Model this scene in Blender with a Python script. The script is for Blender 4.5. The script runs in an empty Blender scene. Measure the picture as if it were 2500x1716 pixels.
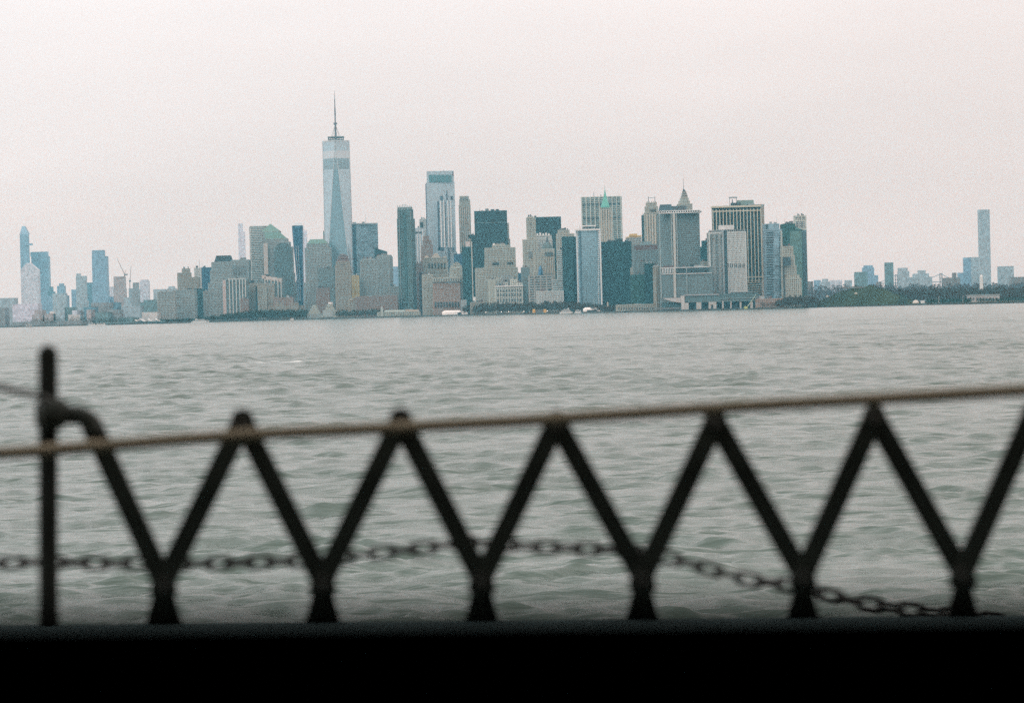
import bpy, math, random
import numpy as np
from mathutils import Vector, Matrix
random.seed(7); rng = np.random.default_rng(7)
S = bpy.context.scene; COL = S.collection
# ------------------------------------------------------------------ camera
F = 6600.0; CX, CY = 1250.0, 858.0; EYE = 11.0
ROLL = math.atan(0.026); PITCH = math.atan(102.46/F)
cr, sr, cp, sp = math.cos(ROLL), math.sin(ROLL), math.cos(PITCH), math.sin(PITCH)
def ray(x, y):
    u, v = (x-CX)/F, -(y-CY)/F
    a, b = u*cr+v*sr, v*cr-u*sr
    return (a, cp+b*sp, b*cp-sp)
def P(x, y, D):
    d = ray(x, y); k = D/d[1]
    return Vector((d[0]*k, D, EYE+d[2]*k))
def Dwater(x, y):
    d = ray(x, y); return -EYE/d[2]*d[1]
cam = bpy.data.cameras.new('camera'); camo = bpy.data.objects.new('camera', cam); COL.objects.link(camo)
right = Vector((cr, -sr*sp, -sr*cp)); up = Vector((sr, cr*sp, cr*cp)); fw = Vector((0, cp, -sp))
M = Matrix((( right.x, up.x, -fw.x, 0), (right.y, up.y, -fw.y, 0), (right.z, up.z, -fw.z, EYE), (0,0,0,1)))
camo.matrix_world = M
cam.sensor_width = 36; cam.lens = F/2500*36; cam.clip_start = .05; cam.clip_end = 60000
cam.dof.use_dof = True; cam.dof.focus_distance = 5600; cam.dof.aperture_fstop = 6.3
S.camera = camo
# ------------------------------------------------------------------ world, sun, exposure
W = bpy.data.worlds.new('World'); S.world = W; W.use_nodes = True
nt = W.node_tree; nt.nodes.clear()
out = nt.nodes.new('ShaderNodeOutputWorld'); bg = nt.nodes.new('ShaderNodeBackground')
sky = nt.nodes.new('ShaderNodeTexSky'); sky.sky_type = 'NISHITA'; sky.sun_disc = False
SUN_EL, SUN_AZ = math.radians(38), math.radians(205)
sky.sun_elevation = SUN_EL; sky.sun_rotation = SUN_AZ; sky.dust_density = 4
tc = nt.nodes.new('ShaderNodeTexCoord'); sep = nt.nodes.new('ShaderNodeSeparateXYZ')
nt.links.new(tc.outputs['Generated'], sep.inputs[0])
rmp = nt.nodes.new('ShaderNodeValToRGB'); nt.links.new(sep.outputs['Z'], rmp.inputs[0])
cs = rmp.color_ramp.elements
SKY = [(0.0,(8.35,8.5,8.6)), (.035,(8.75,8.75,8.8)), (.095,(9.7,9.45,9.4)), (.35,(13.6,13.3,13.2)), (1,(16,16,16))]
SK = 19.0
cs[0].position = 0; cs[0].color = tuple(c/SK for c in SKY[0][1])+(1,)
cs[1].position = 1; cs[1].color = tuple(c/SK for c in SKY[4][1])+(1,)
for p, c in SKY[1:4]:
    e = cs.new(p); e.color = tuple(k/SK for k in c)+(1,)
mpv = nt.nodes.new('ShaderNodeMapping'); mpv.inputs['Scale'].default_value = (1, 1, 5)
nt.links.new(tc.outputs['Generated'], mpv.inputs[0])
nz = nt.nodes.new('ShaderNodeTexNoise'); nz.inputs['Scale'].default_value = 2.6; nz.inputs['Detail'].default_value = 4
nt.links.new(mpv.outputs[0], nz.inputs['Vector'])
mr = nt.nodes.new('ShaderNodeMapRange'); mr.inputs[1].default_value=.3; mr.inputs[2].default_value=.7
mr.inputs[3].default_value = SK*.91; mr.inputs[4].default_value = SK*1.07
nt.links.new(nz.outputs[0], mr.inputs[0])
side = nt.nodes.new('ShaderNodeMapRange'); side.inputs[1].default_value = -.35; side.inputs[2].default_value = .35; nt.links.new(sep.outputs['X'], side.inputs[0])
tint = nt.nodes.new('ShaderNodeMix'); tint.data_type = 'RGBA'; tint.inputs[6].default_value = (1.04,1.07,1.095,1); tint.inputs[7].default_value = (.945,.895,.875,1)   # cloud a little bluer to the west
nt.links.new(side.outputs[0], tint.inputs[0])
tm = nt.nodes.new('ShaderNodeVectorMath'); tm.operation = 'MULTIPLY'; nt.links.new(rmp.outputs[0], tm.inputs[0]); nt.links.new(tint.outputs[2], tm.inputs[1])
vm = nt.nodes.new('ShaderNodeVectorMath'); vm.operation = 'SCALE'
nt.links.new(tm.outputs[0], vm.inputs[0]); nt.links.new(mr.outputs[0], vm.inputs['Scale'])
mx = nt.nodes.new('ShaderNodeMix'); mx.data_type = 'RGBA'; mx.inputs[0].default_value = .06   # thick cloud over a faint blue sky
nt.links.new(vm.outputs[0], mx.inputs[6]); nt.links.new(sky.outputs[0], mx.inputs[7])
nt.links.new(mx.outputs[2], bg.inputs[0]); bg.inputs[1].default_value = .1
nt.links.new(bg.outputs[0], out.inputs[0])
sl = bpy.data.lights.new('sun', 'SUN'); sl.energy = .5; sl.angle = math.radians(25); sl.color = (1,.96,.9)
so = bpy.data.objects.new('sun', sl); COL.objects.link(so)
dsun = Vector((math.sin(SUN_AZ)*math.cos(SUN_EL), math.cos(SUN_AZ)*math.cos(SUN_EL), math.sin(SUN_EL)))
so.rotation_euler = dsun.to_track_quat('Z', 'Y').to_euler(); so.location = (0,-50,300)
S.view_settings.view_transform = 'Standard'; S.view_settings.look = 'None'
S.view_settings.exposure = 0; S.view_settings.gamma = 1; S.view_settings.use_curve_mapping = False
S.cycles.max_bounces = 5; S.cycles.volume_bounces = 0; S.cycles.diffuse_bounces = 2; S.cycles.glossy_bounces = 3
S.cycles.use_denoising = False; S.cycles.use_adaptive_sampling = False   # fine grain like the film's
# ------------------------------------------------------------------ helpers
def tag(o, label=None, cat=None, group=None, kind=None):
    if label: o['label'] = label
    if cat: o['category'] = cat
    if group: o['group'] = group
    if kind: o['kind'] = kind
    return o
def empty(name, loc, label=None, cat=None, group=None):
    o = bpy.data.objects.new(name, None); o.location = loc; o.empty_display_size = .1; COL.objects.link(o)
    return tag(o, label, cat, group)
class MB:
    def __init__(s): s.v = []; s.f = []
    def add(s, vs, fs):
        b = len(s.v); s.v += [tuple(v) for v in vs]; s.f += [tuple(i+b for i in f) for f in fs]; return s
    def prism(s, poly, z0, z1, poly2=None):
        n = len(poly); p2 = poly2 or poly
        s.add([(x,y,z0) for x,y in poly]+[(x,y,z1) for x,y in p2],
              [(i,(i+1)%n,(i+1)%n+n,i+n) for i in range(n)]+[tuple(range(n-1,-1,-1)), tuple(range(n,2*n))]); return s
    def box(s, x0,x1,y0,y1,z0,z1):
        return s.prism([(x0,y0),(x1,y0),(x1,y1),(x0,y1)], z0, z1)
    def bar(s, a, b, w, h=None, side=None, n=4, w2=None):
        a = Vector(a); b = Vector(b); d = (b-a).normalized(); h = h or w; k2 = (w2/w if w2 else 1)
        e = Vector(side) if side else (Vector((0,1,0)) if abs(d.y) < .9 else Vector((1,0,0)))
        e = (e-d*e.dot(d)).normalized(); g = d.cross(e)
        vs = []
        for q, k in ((a,1),(b,k2)):
            for i in range(n):
                if n == 4: c, t = ((1,1),(-1,1),(-1,-1),(1,-1))[i]
                else: c, t = math.cos(2*math.pi*i/n), math.sin(2*math.pi*i/n)
                vs.append(q+g*(c*w/2*k)+e*(t*h/2*k))
        s.add(vs, [(i,(i+1)%n,(i+1)%n+n,i+n) for i in range(n)]+[tuple(range(n-1,-1,-1)), tuple(range(n,2*n))]); return s
    def tube(s, pts, r, n=10, cap=True):
        pts = [Vector(p) for p in pts]; b = len(s.v); R = r if isinstance(r,(list,tuple)) else [r]*len(pts)
        for i, p in enumerate(pts):
            d = (pts[min(i+1,len(pts)-1)]-pts[max(i-1,0)]).normalized()
            e = Vector((0,1,0)) if abs(d.y) < .9 else Vector((1,0,0)); e = (e-d*e.dot(d)).normalized(); g = d.cross(e)
            for k in range(n):
                a = 2*math.pi*k/n; s.v.append(tuple(p+e*math.cos(a)*R[i]+g*math.sin(a)*R[i]))
        for i in range(len(pts)-1):
            for k in range(n): s.f.append((b+i*n+k, b+i*n+(k+1)%n, b+(i+1)*n+(k+1)%n, b+(i+1)*n+k))
        if cap: s.f.append(tuple(b+k for k in range(n))); s.f.append(tuple(b+(len(pts)-1)*n+k for k in range(n)))
        return s
    def mesh(s, name, mat):
        me = bpy.data.meshes.new(name); me.from_pydata(s.v, [], s.f); me.update()
        if mat: me.materials.append(mat)
        return me
    def obj(s, name, mat, parent=None, smooth=False, world=True):
        me = s.mesh(name, mat)
        o = bpy.data.objects.new(name, me); COL.objects.link(o)
        if parent is not None:
            L = Vector((0,0,0)); q = parent
            while q is not None: L += q.location; q = q.parent
            if world: me.transform(Matrix.Translation(-L))
            o.parent = parent
        if smooth: me.polygons.foreach_set('use_smooth', [True]*len(me.polygons))
        return o
def mat(name, col, rough=.6, metal=0, cell=None, amt=.25, noise=None, namt=.2, spec=.5, light=None):
    m = bpy.data.materials.new(name); m.use_nodes = True; n = m.node_tree; b = n.nodes['Principled BSDF']
    b.inputs['Base Color'].default_value = (*col,1); b.inputs['Roughness'].default_value = rough
    b.inputs['Metallic'].default_value = metal; b.inputs['Specular IOR Level'].default_value = spec
    t = n.nodes.new('ShaderNodeTexCoord'); fac = None
    if cell:
        a = n.nodes.new('ShaderNodeVectorMath'); a.operation = 'DIVIDE'; a.inputs[1].default_value = cell
        fl = n.nodes.new('ShaderNodeVectorMath'); fl.operation = 'FLOOR'; wn = n.nodes.new('ShaderNodeTexWhiteNoise')
        n.links.new(t.outputs['Object'], a.inputs[0]); n.links.new(a.outputs[0], fl.inputs[0]); n.links.new(fl.outputs[0], wn.inputs[0])
        fac = wn.outputs['Value']; k = amt
    elif noise:
        nn = n.nodes.new('ShaderNodeTexNoise'); nn.inputs['Scale'].default_value = noise; nn.inputs['Detail'].default_value = 5
        n.links.new(t.outputs['Object'], nn.inputs['Vector']); fac = nn.outputs[0]; k = namt
    if fac is not None:
        r = n.nodes.new('ShaderNodeMapRange'); r.inputs[3].default_value = 1-k; r.inputs[4].default_value = 1+k*(1.6 if cell else 1)
        n.links.new(fac, r.inputs[0]); h = n.nodes.new('ShaderNodeVectorMath'); h.operation = 'SCALE'; h.inputs[0].default_value = col
        n.links.new(r.outputs[0], h.inputs['Scale']); n.links.new(h.outputs[0], b.inputs['Base Color'])
    return m
def offs(poly, d):
    n = len(poly); res = []
    for i in range(n):
        p0, p1, p2 = Vector(poly[i-1]), Vector(poly[i]), Vector(poly[(i+1)%n])
        e1 = (p1-p0).normalized(); e2 = (p2-p1).normalized()
        n1 = Vector((e1.y,-e1.x)); n2 = Vector((e2.y,-e2.x)); b = (n1+n2); b /= max(.3, b.dot(n1))
        res.append(tuple(p1+b*d))
    return res
# ------------------------------------------------------------------ shore and setting
SHORE = [(-60,801),(67,798),(250,794),(430,789),(620,783.5),(800,779),(940,775.5),(1100,771.5),(1300,767.5),(1450,764),(1600,761.5),(1700,759),(1846,755),(1930,753.5)]
SX = [a for a,_ in SHORE]; SD = [Dwater(a,b) for a,b in SHORE]
def shore(x): return float(np.interp(x, SX, SD))
GZ = 2.4
m_ground = mat('ground_mat', (.09,.09,.085), .9, noise=.05, namt=.3)
pts = [(P(x,y,Dwater(x,y)).x, Dwater(x,y)) for x,y in SHORE]
pts = [(-5200, pts[0][1]-50)]+pts+[(560,5500),(640,7000),(3900,7400),(3900,15000),(-5200,15000)]
o = MB().prism(pts, -.9, GZ).obj('ground', m_ground); tag(o, kind='structure')
# haze
m_haze = bpy.data.materials.new('haze_mat'); m_haze.use_nodes = True; n = m_haze.node_tree; n.nodes.clear()
ho = n.nodes.new('ShaderNodeOutputMaterial'); hv = n.nodes.new('ShaderNodeVolumePrincipled')
hv.inputs['Color'].default_value = (.25,.78,1,1); hv.inputs['Density'].default_value = 4.5e-5; hv.inputs['Anisotropy'].default_value = 0
hv.inputs['Absorption Color'].default_value = (1,1,1,1)
n.links.new(hv.outputs[0], ho.inputs['Volume'])
o = MB().box(-5600,5600,-220,15400,-2.2,580).obj('haze', m_haze); tag(o, kind='stuff')
# water
def water():
    rs = [3,12,30,50,64]; r = 72.0
    while r < 6600: rs.append(r); r += max(.22, r*.0027)
    rs += [8000,10000,13000,15200]
    aw = list(np.linspace(-.235,.235,520)); side = list(np.linspace(.26,.6,14))+[.8,1.1,1.5,1.9,2.3,2.7,3.1]
    an = np.array([-a for a in side[::-1]]+aw+side); rs = np.array(rs)
    A, R = np.meshgrid(an, rs); X = R*np.sin(A); Y = R*np.cos(A); X = np.clip(X,-5400,5400); Y = np.clip(Y,-200,15300)
    sp_r = np.gradient(rs); SPR = np.repeat(np.maximum(sp_r, rs*.001)[:,None], len(an), 1)
    cd = np.gradient(an); SPC = R*np.abs(cd)[None,:]; SPG = np.maximum(SPR, SPC)
    Z = np.zeros_like(X); DX = np.zeros_like(X); DY = np.zeros_like(X)
    E = np.zeros_like(X)
    for i in range(22):
        q = rng.uniform(.06,1.1); f = rng.uniform(-1.5,1.5); E += np.sin(q*(math.sin(f)*X*.8+math.cos(f)*Y)+rng.uniform(0,6.28))
    E = np.clip(1+.1*E, .55, 1.6)
    N = 104; lam = np.exp(rng.uniform(math.log(.6), math.log(24), N))
    for i in range(N):
        L = lam[i]; th = rng.normal(.12, .5); kx, ky = math.sin(th), math.cos(th); k = 2*math.pi/L
        a = .0175*L**.86/ (1+ (L/9)**1.5) * .39; ph = rng.uniform(0, 6.28)
        need = np.abs(ky)*SPR+np.abs(kx)*SPC
        w = np.clip(L/(2.2*need)-.7, 0, 1)*(R > 66)
        w = w*(E if L < 7 else 1)*(1+np.clip((R-220)/350, 0, 1.0)*(L > 3.0))
        t = k*(kx*X+ky*Y)+ph; c = np.cos(t); s_ = np.sin(t)
        Z += w*a*c; DX -= w*a*.85*kx*s_; DY -= w*a*.85*ky*s_
    gr = 1+.35*np.sin(X*.021+Y*.013)*np.sin(Y*.008-X*.011+1)
    Z *= gr; X = X+DX*gr; Y = Y+DY*gr
    me = bpy.data.meshes.new('water'); nr, nc = X.shape
    co = np.stack([X,Y,Z],-1).reshape(-1).astype(np.float32)
    me.vertices.add(nr*nc); me.vertices.foreach_set('co', co)
    i0 = (np.arange(nr-1)[:,None]*nc+np.arange(nc-1)[None,:]).reshape(-1)
    q = np.stack([i0, i0+nc, i0+nc+1, i0+1], -1)[:, ::-1]
    nf = len(q); me.loops.add(nf*4); me.loops.foreach_set('vertex_index', q.reshape(-1).astype(np.int32))
    me.polygons.add(nf); me.polygons.foreach_set('loop_start', np.arange(0,nf*4,4,dtype=np.int32)); me.polygons.foreach_set('loop_total', np.full(nf,4,np.int32))
    me.polygons.foreach_set('use_smooth', np.ones(nf,bool)); me.update(calc_edges=True); me.validate()
    m = bpy.data.materials.new('water_mat'); m.use_nodes = True; n = m.node_tree; b = n.nodes['Principled BSDF']
    b.inputs['Base Color'].default_value = (.08,.110,.090,1); b.inputs['Roughness'].default_value = .17; b.inputs['IOR'].default_value = 1.34
    t = n.nodes.new('ShaderNodeTexCoord')
    hs = []
    for sc, st, hgt, rot in ((1.3,(.6,1.7,1),.08,.12), (3.6,(.7,1.6,1),.022,-.1), (.42,(.55,1.9,1),.22,.1), (.06,(.8,1.8,1),2.1,-.05)):
        mp = n.nodes.new('ShaderNodeMapping'); mp.inputs['Scale'].default_value = st; mp.inputs['Rotation'].default_value = (0,0,rot)
        z = n.nodes.new('ShaderNodeTexNoise'); z.inputs['Scale'].default_value = sc; z.inputs['Detail'].default_value = 4; z.inputs['Roughness'].default_value = .62
        n.links.new(t.outputs['Object'], mp.inputs[0]); n.links.new(mp.outputs[0], z.inputs['Vector'])
        ml = n.nodes.new('ShaderNodeMath'); ml.operation = 'MULTIPLY'; ml.inputs[1].default_value = hgt; n.links.new(z.outputs[0], ml.inputs[0]); hs.append(ml)
    a1 = n.nodes.new('ShaderNodeMath'); a1.operation='ADD'; n.links.new(hs[0].outputs[0], a1.inputs[0]); n.links.new(hs[1].outputs[0], a1.inputs[1])
    a3 = n.nodes.new('ShaderNodeMath'); a3.operation='ADD'; n.links.new(a1.outputs[0], a3.inputs[0]); n.links.new(hs[3].outputs[0], a3.inputs[1]); a1 = a3
    a2 = n.nodes.new('ShaderNodeMath'); a2.operation='ADD'; n.links.new(a1.outputs[0], a2.inputs[0]); n.links.new(hs[2].outputs[0], a2.inputs[1])
    bp = n.nodes.new('ShaderNodeBump'); bp.inputs['Strength'].default_value = 1; bp.inputs['Distance'].default_value = 1.0
    n.links.new(a2.outputs[0], bp.inputs['Height']); n.links.new(bp.outputs[0], b.inputs['Normal'])
    # foam streaks
    mp = n.nodes.new('ShaderNodeMapping'); mp.inputs['Scale'].default_value = (.012,.05,1)
    z = n.nodes.new('ShaderNodeTexNoise'); z.inputs['Scale'].default_value = 1; z.inputs['Detail'].default_value = 7; z.inputs['Roughness'].default_value=.62
    n.links.new(t.outputs['Object'], mp.inputs[0]); n.links.new(mp.outputs[0], z.inputs['Vector'])
    r = n.nodes.new('ShaderNodeMapRange'); r.inputs[1].default_value=.70; r.inputs[2].default_value=.76; n.links.new(z.outputs[0], r.inputs[0])
    df = n.nodes.new('ShaderNodeBsdfDiffuse'); df.inputs[0].default_value = (.7,.7,.68,1)
    mxs = n.nodes.new('ShaderNodeMixShader'); n.links.new(r.outputs[0], mxs.inputs[0]); n.links.new(b.outputs[0], mxs.inputs[1]); n.links.new(df.outputs[0], mxs.inputs[2])
    n.links.new(mxs.outputs[0], n.nodes['Material Output'].inputs[0])
    me.materials.append(m); o = bpy.data.objects.new('water', me); COL.objects.link(o); tag(o, kind='structure')
water()
# ------------------------------------------------------------------ building kit
STY = {}
def style(k, wall, glass, fl=3.9, bay=3.3, band=1.6, pier=1.3, metal=.2, rough=.25, amt=.55, wr=.75):
    STY[k] = (mat(k+'_wall', wall, wr, noise=.022, namt=.34), mat(k+'_glass', glass, rough, metal, cell=(bay,bay,fl), amt=amt), fl, bay, band, pier)
style('beige', (0.382,0.392,0.339), (.06,.075,.075), band=1.7, pier=1.6)
style('cream', (0.456,0.478,0.414), (.07,.09,.09), band=1.9, pier=1.9)
style('gold',  (0.478,0.392,0.184), (.07,.09,.09), band=1.9, pier=1.9)
style('white', (0.515,0.539,0.485), (.07,.09,.10), 4.4, 4.6, band=2.2, pier=2.0)
style('brown', (0.239,0.186,0.160), (.06,.08,.085), band=1.9, pier=1.9)
style('brick', (0.350,0.255,0.204), (.09,.10,.10), band=1.7, pier=1.7)
style('taupe', (0.313,0.294,0.242), (.08,.10,.105), band=1.6, pier=1.5)
style('gray',  (.32,.34,.32), (.06,.09,.10), band=1.5, pier=1.4)
style('grid',  (.30,.34,.33), (.06,.095,.105), 3.9, 3.4, band=1.5, pier=1.4)
style('pale',  (.55,.57,.54), (.12,.17,.19), band=1.7, pier=1.4)
style('stripe',(.52,.54,.51), (.09,.15,.16), 4.4, 8, band=2.0, pier=.3)
style('stripegray',(.36,.36,.33), (.05,.08,.09), 5.2, 12, band=2.6, pier=2.5)
style('bluestripe',(.26,.36,.41), (.16,.26,.31), 4.1, 9, band=1.4, pier=.3, metal=.4)
style('dark',  (.026,.058,.062), (.006,.028,.032), 4.2, 3.2, band=.9, pier=.4, amt=.95, rough=.35, wr=.5)
style('teal',  (.018,.062,.066), (.010,.048,.054), 4.0, 3.2, band=.9, pier=.4, amt=.8, metal=.3, rough=.3)
style('green', (.04,.10,.09), (.02,.085,.075), 4.0, 3.2, band=1.1, pier=.3, metal=.3, rough=.3)
style('tealband', (.14,.19,.185), (.035,.09,.095), 4.0, 4.6, band=1.1, pier=.9, metal=.3, amt=.5)
style('blue',  (.06,.13,.20), (.035,.10,.17), 4.0, 4, band=.8, pier=.4, metal=.4)
style('glass', (.32,.47,.54), (.30,.46,.53), 4.0, 3, band=.8, pier=.3, metal=.5, rough=.2, amt=.14)
style('paleglass', (.44,.53,.58), (.40,.50,.55), 4.0, 3, band=.8, pier=.3, metal=.5, rough=.2, amt=.1)
style('fins', (.55,.57,.54), (.05,.075,.08), 4, 3.1, band=0, pier=1.25)
style('finsdense', (.58,.60,.57), (.09,.11,.115), 4, 2.4, band=.9, pier=1.25)
style('piers', (.62,.58,.46), (.022,.045,.05), 4, 7.05, band=0, pier=1.5)
style('mesh', (.19,.25,.255), (.05,.085,.09), 3.7, 2.6, band=1.35, pier=1.1)
style('bigrid', (.50,.54,.49), (.10,.155,.155), 4.3, 10.2, band=1.4, pier=1.5, amt=.35)
style('bay', (.13,.18,.185), (.03,.07,.075), 3.7, 3.0, band=1.2, pier=1.0)
rr2 = random.Random(11)
FAR = {}
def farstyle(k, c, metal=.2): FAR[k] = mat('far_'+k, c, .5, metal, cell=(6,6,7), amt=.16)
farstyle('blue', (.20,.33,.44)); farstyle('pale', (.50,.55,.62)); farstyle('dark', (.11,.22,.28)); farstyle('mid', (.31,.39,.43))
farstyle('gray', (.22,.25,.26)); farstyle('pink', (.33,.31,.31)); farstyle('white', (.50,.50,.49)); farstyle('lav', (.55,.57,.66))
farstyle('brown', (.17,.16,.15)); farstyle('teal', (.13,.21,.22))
PM = {}
def pm(c, rough=.7, metal=0):
    k = (tuple(c), rough, metal)
    if k not in PM: PM[k] = mat('plain_%d' % len(PM), c, rough, metal, noise=.25, namt=.15)
    return PM[k]
def footprint(xl, xr, y, D, xs=None, depth=None):
    L = P(xl,y,D).x; R = P(xr,y,D).x; w = R-L; dp = depth or max(14, min(46, w*.85))
    if xs is None: return [(L,D),(R,D),(R,D+dp),(L,D+dp)]
    C = P(xs,y,D).x; wl, wr = C-L, R-C
    if wl >= wr:
        s_ = min(.7, wr/dp); ph = math.asin(s_); A = (L, D+wl*math.tan(ph)); B = (R, D+dp*math.cos(ph)); 
    else:
        s_ = min(.7, wl/dp); ph = math.asin(s_); A = (L, D+dp*math.cos(ph)); B = (R, D+wr*math.tan(ph))
    return [A,(C,D),B,(A[0]+B[0]-C,A[1]+B[1]-D)]
def inside(poly, z0, z1, st, grid):
    """bands and piers of one storey block, proud of the core"""
    wall, glass, fl, bay, band, pier = st; h = z1-z0
    n = max(1, round(h/fl)); f = h/n
    if band:
        o1 = offs(poly, .32)
        for i in range(n+1):
            a = z0+i*f-(band/2 if 0 < i else 0); b = a+(band if 0 < i < n else band/2)
            grid.prism(o1, max(z0+.02,a), b)
    if pier:
        N = len(poly)
        for i in range(N):
            p = Vector(poly[i]); q = Vector(poly[(i+1)%N]); e = q-p; L = e.length
            if L < 2: continue
            k = max(1, round(L/bay)); e.normalize(); nn = Vector((e.y,-e.x))
            for j in range(k+1):
                c = p+e*(L*j/k); c += e*(pier/2*(j==0)-pier/2*(j==k))
                a, b = c-e*pier/2, c+e*pier/2; t = nn*.46
                grid.prism([tuple(a-nn*.3),tuple(a+t),tuple(b+t),tuple(b-nn*.3)][::1], z0+.03, z1-.05 if band else z1+.1)
def tower(label, off, segs, sty, name='tower', cat='skyscraper', xs=None, depth=None, group=None, D=None, roof=None, plain=False, cap=0):
    x_mid = (segs[0][0]+segs[0][1])/2; D = D or shore(x_mid)+off
    base = P(x_mid, segs[0][2], D); root = empty(name, (base.x, D, GZ), label, cat, group)
    z = GZ; info = None
    st = STY.get(sty)
    for i, sg in enumerate(segs):
        xl, xr, yt = sg[:3]; sx = sg[3] if len(sg) > 3 else xs; dd = D+(sg[4] if len(sg) > 4 else 2.0*i)
        s2 = STY.get(sg[5], st) if len(sg) > 5 else st
        if isinstance(sx, float) and sx < 1: sx = xl+(xr-xl)*sx
        fp = footprint(xl, xr, yt, dd, sx, depth); zt = P((xl+xr)/2, yt, dd).z
        if zt <= z+.5: zt = z+.6
        if plain or s2 is None:
            MB().prism(fp, z, zt).obj('wall', FAR[sty], root)
        else:
            MB().prism(fp, z, zt).obj('wall', s2[1], root)
            g = MB(); inside(fp, z, zt, s2, g)
            tag(g.obj('window_grid', s2[0], root), kind='stuff')
            pr = MB().prism(offs(fp,.5), zt-.1, zt+1.3+cap).obj('parapet', s2[0], root)
        info = (fp, z, zt, dd); z = zt
    if not plain and st and not any(k in label for k in ('pyramid','dome','crown','spire','round','gable','white roof')):
        xs_ = [p[0] for p in info[0]]; x0, x1 = min(xs_)+2, max(xs_)-2; yb = info[3]
        for k in range(rr2.randint(2, 5)):
            w = rr2.uniform(2.5, max(3, (x1-x0)*.22)); a = rr2.uniform(x0, max(x0+.1, x1-w)); y0 = yb+rr2.uniform(5, 9); h = rr2.uniform(1.8, 5.5)
            if a+w > x1: continue
            MB().box(a, a+w, y0, y0+rr2.uniform(3, 7), z+.2, z+1.3+h).obj('roof_unit', rr2.choice([m_mid, m_dark, m_lslate, m_brownr]), root)
        if rr2.random() < .4:
            a = rr2.uniform(x0, x1); MB().bar((a, yb+8, z), (a, yb+8, z+rr2.uniform(7, 14)), .7, w2=.25, n=5).obj('antenna', m_mid, root)
    root['_z'] = z
    return root, info
def ebox(root, name, xl, xr, yt, yb, D, depth, m, front=0):
    a = P(xl,yt,D); b = P(xr,yt,D); zb = P((xl+xr)/2,yb,D).z; zt = P((xl+xr)/2,yt,D).z
    return MB().box(a.x,b.x,D-front,D+depth,zb,zt).obj(name, m, root)
def mast(root, name, x0, y0, x1, y1, D, w=1.0, w2=.4, m=None):
    return MB().bar(P(x0,y0,D), P(x1,y1,D), w, w2=w2, n=6).obj(name, m or pm((.10,.12,.13)), root)
def pyramid(root, name, xl, xr, yb, xa, ya, D, depth, m, flat=0.0):
    a = P(xl,yb,D); b = P(xr,yb,D); t = P(xa,ya,D); zb = P((xl+xr)/2,yb,D).z; cy = D+depth/2
    q = [(a.x,D),(b.x,D),(b.x,D+depth),(a.x,D+depth)]; cx = t.x
    q2 = [(cx+(x-(a.x+b.x)/2)*flat, cy+(y-cy)*flat) for x,y in q] if flat else [(cx+(x-(a.x+b.x)/2)*.02, cy+(y-cy)*.02) for x,y in q]
    return MB().prism(q, zb, t.z, q2).obj(name, m, root)
def dome(root, name, xc, rpx, yb, yt, D, cy, m, n=20, rings=6, sq=1.0):
    c = P(xc,yb,D); r = abs(P(xc+rpx,yb,D).x-c.x); h = P(xc,yt,D).z-c.z; mb = MB()
    pr = None
    for j in range(rings+1):
        a = math.pi/2*j/rings; rr = max(.05, r*math.cos(a)**sq); zz = c.z+h*math.sin(a)
        ringp = [(c.x+rr*math.cos(2*math.pi*i/n), D+cy+rr*math.sin(2*math.pi*i/n)) for i in range(n)]
        if pr: mb.prism(pr[0], pr[1], zz, ringp)
        pr = (ringp, zz)
    return mb.obj(name, m, root, smooth=False)
m_dark = pm((.03,.045,.05)); m_mid = pm((.16,.18,.18)); m_green = pm((.13,.23,.19)); m_copper = pm((.13,.40,.32)); m_white = pm((.72,.72,.70)); m_stone = pm((.42,.37,.29))
m_lslate = pm((.30,.33,.33)); m_brownr = pm((.13,.09,.085)); m_fin = pm((.50,.54,.56)); m_steel = pm((.5,.55,.58), .35, .6)
# ------------------------------------------------------------------ far left: midtown
G1 = 'hazy far towers of midtown'
r,_ = tower('tall hazy blue tower at the left edge with a pointed observation deck', 0, [(48,68,572)], 'blue', D=11800, plain=True)
a = P(66,596,11800); b = P(81,599,11800)
MB().prism([(a.x-20,11800),(b.x,11790),(b.x-4,11800),(a.x-20,11830)], a.z-6, a.z+2).obj('observation_deck', FAR['blue'], r)
pyramid(r,'crown',48,68,572,55,552,11800,60,FAR['blue'],.35)
r,_ = tower('pale lavender tower with a sloping angular top in front of blue tower', 0, [(50,93,660)], 'pale', D=11200, plain=True)
MB().prism([(P(50,660,11200).x,11200),(P(93,660,11200).x,11200),(P(93,660,11200).x,11250),(P(50,660,11200).x,11250)], P(66,660,11200).z, P(66,642,11200).z,
  [(P(64,650,11200).x,11200),(P(74,650,11200).x,11200),(P(74,650,11200).x,11230),(P(64,650,11200).x,11230)]).obj('crown', FAR['pale'], r)
r,_ = tower('broad blue tower with a lighter crown, behind the pale lavender tower', 0, [(76,118,626),(74,114,615,None,0,'pale')], 'blue', D=11900, plain=True)
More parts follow.
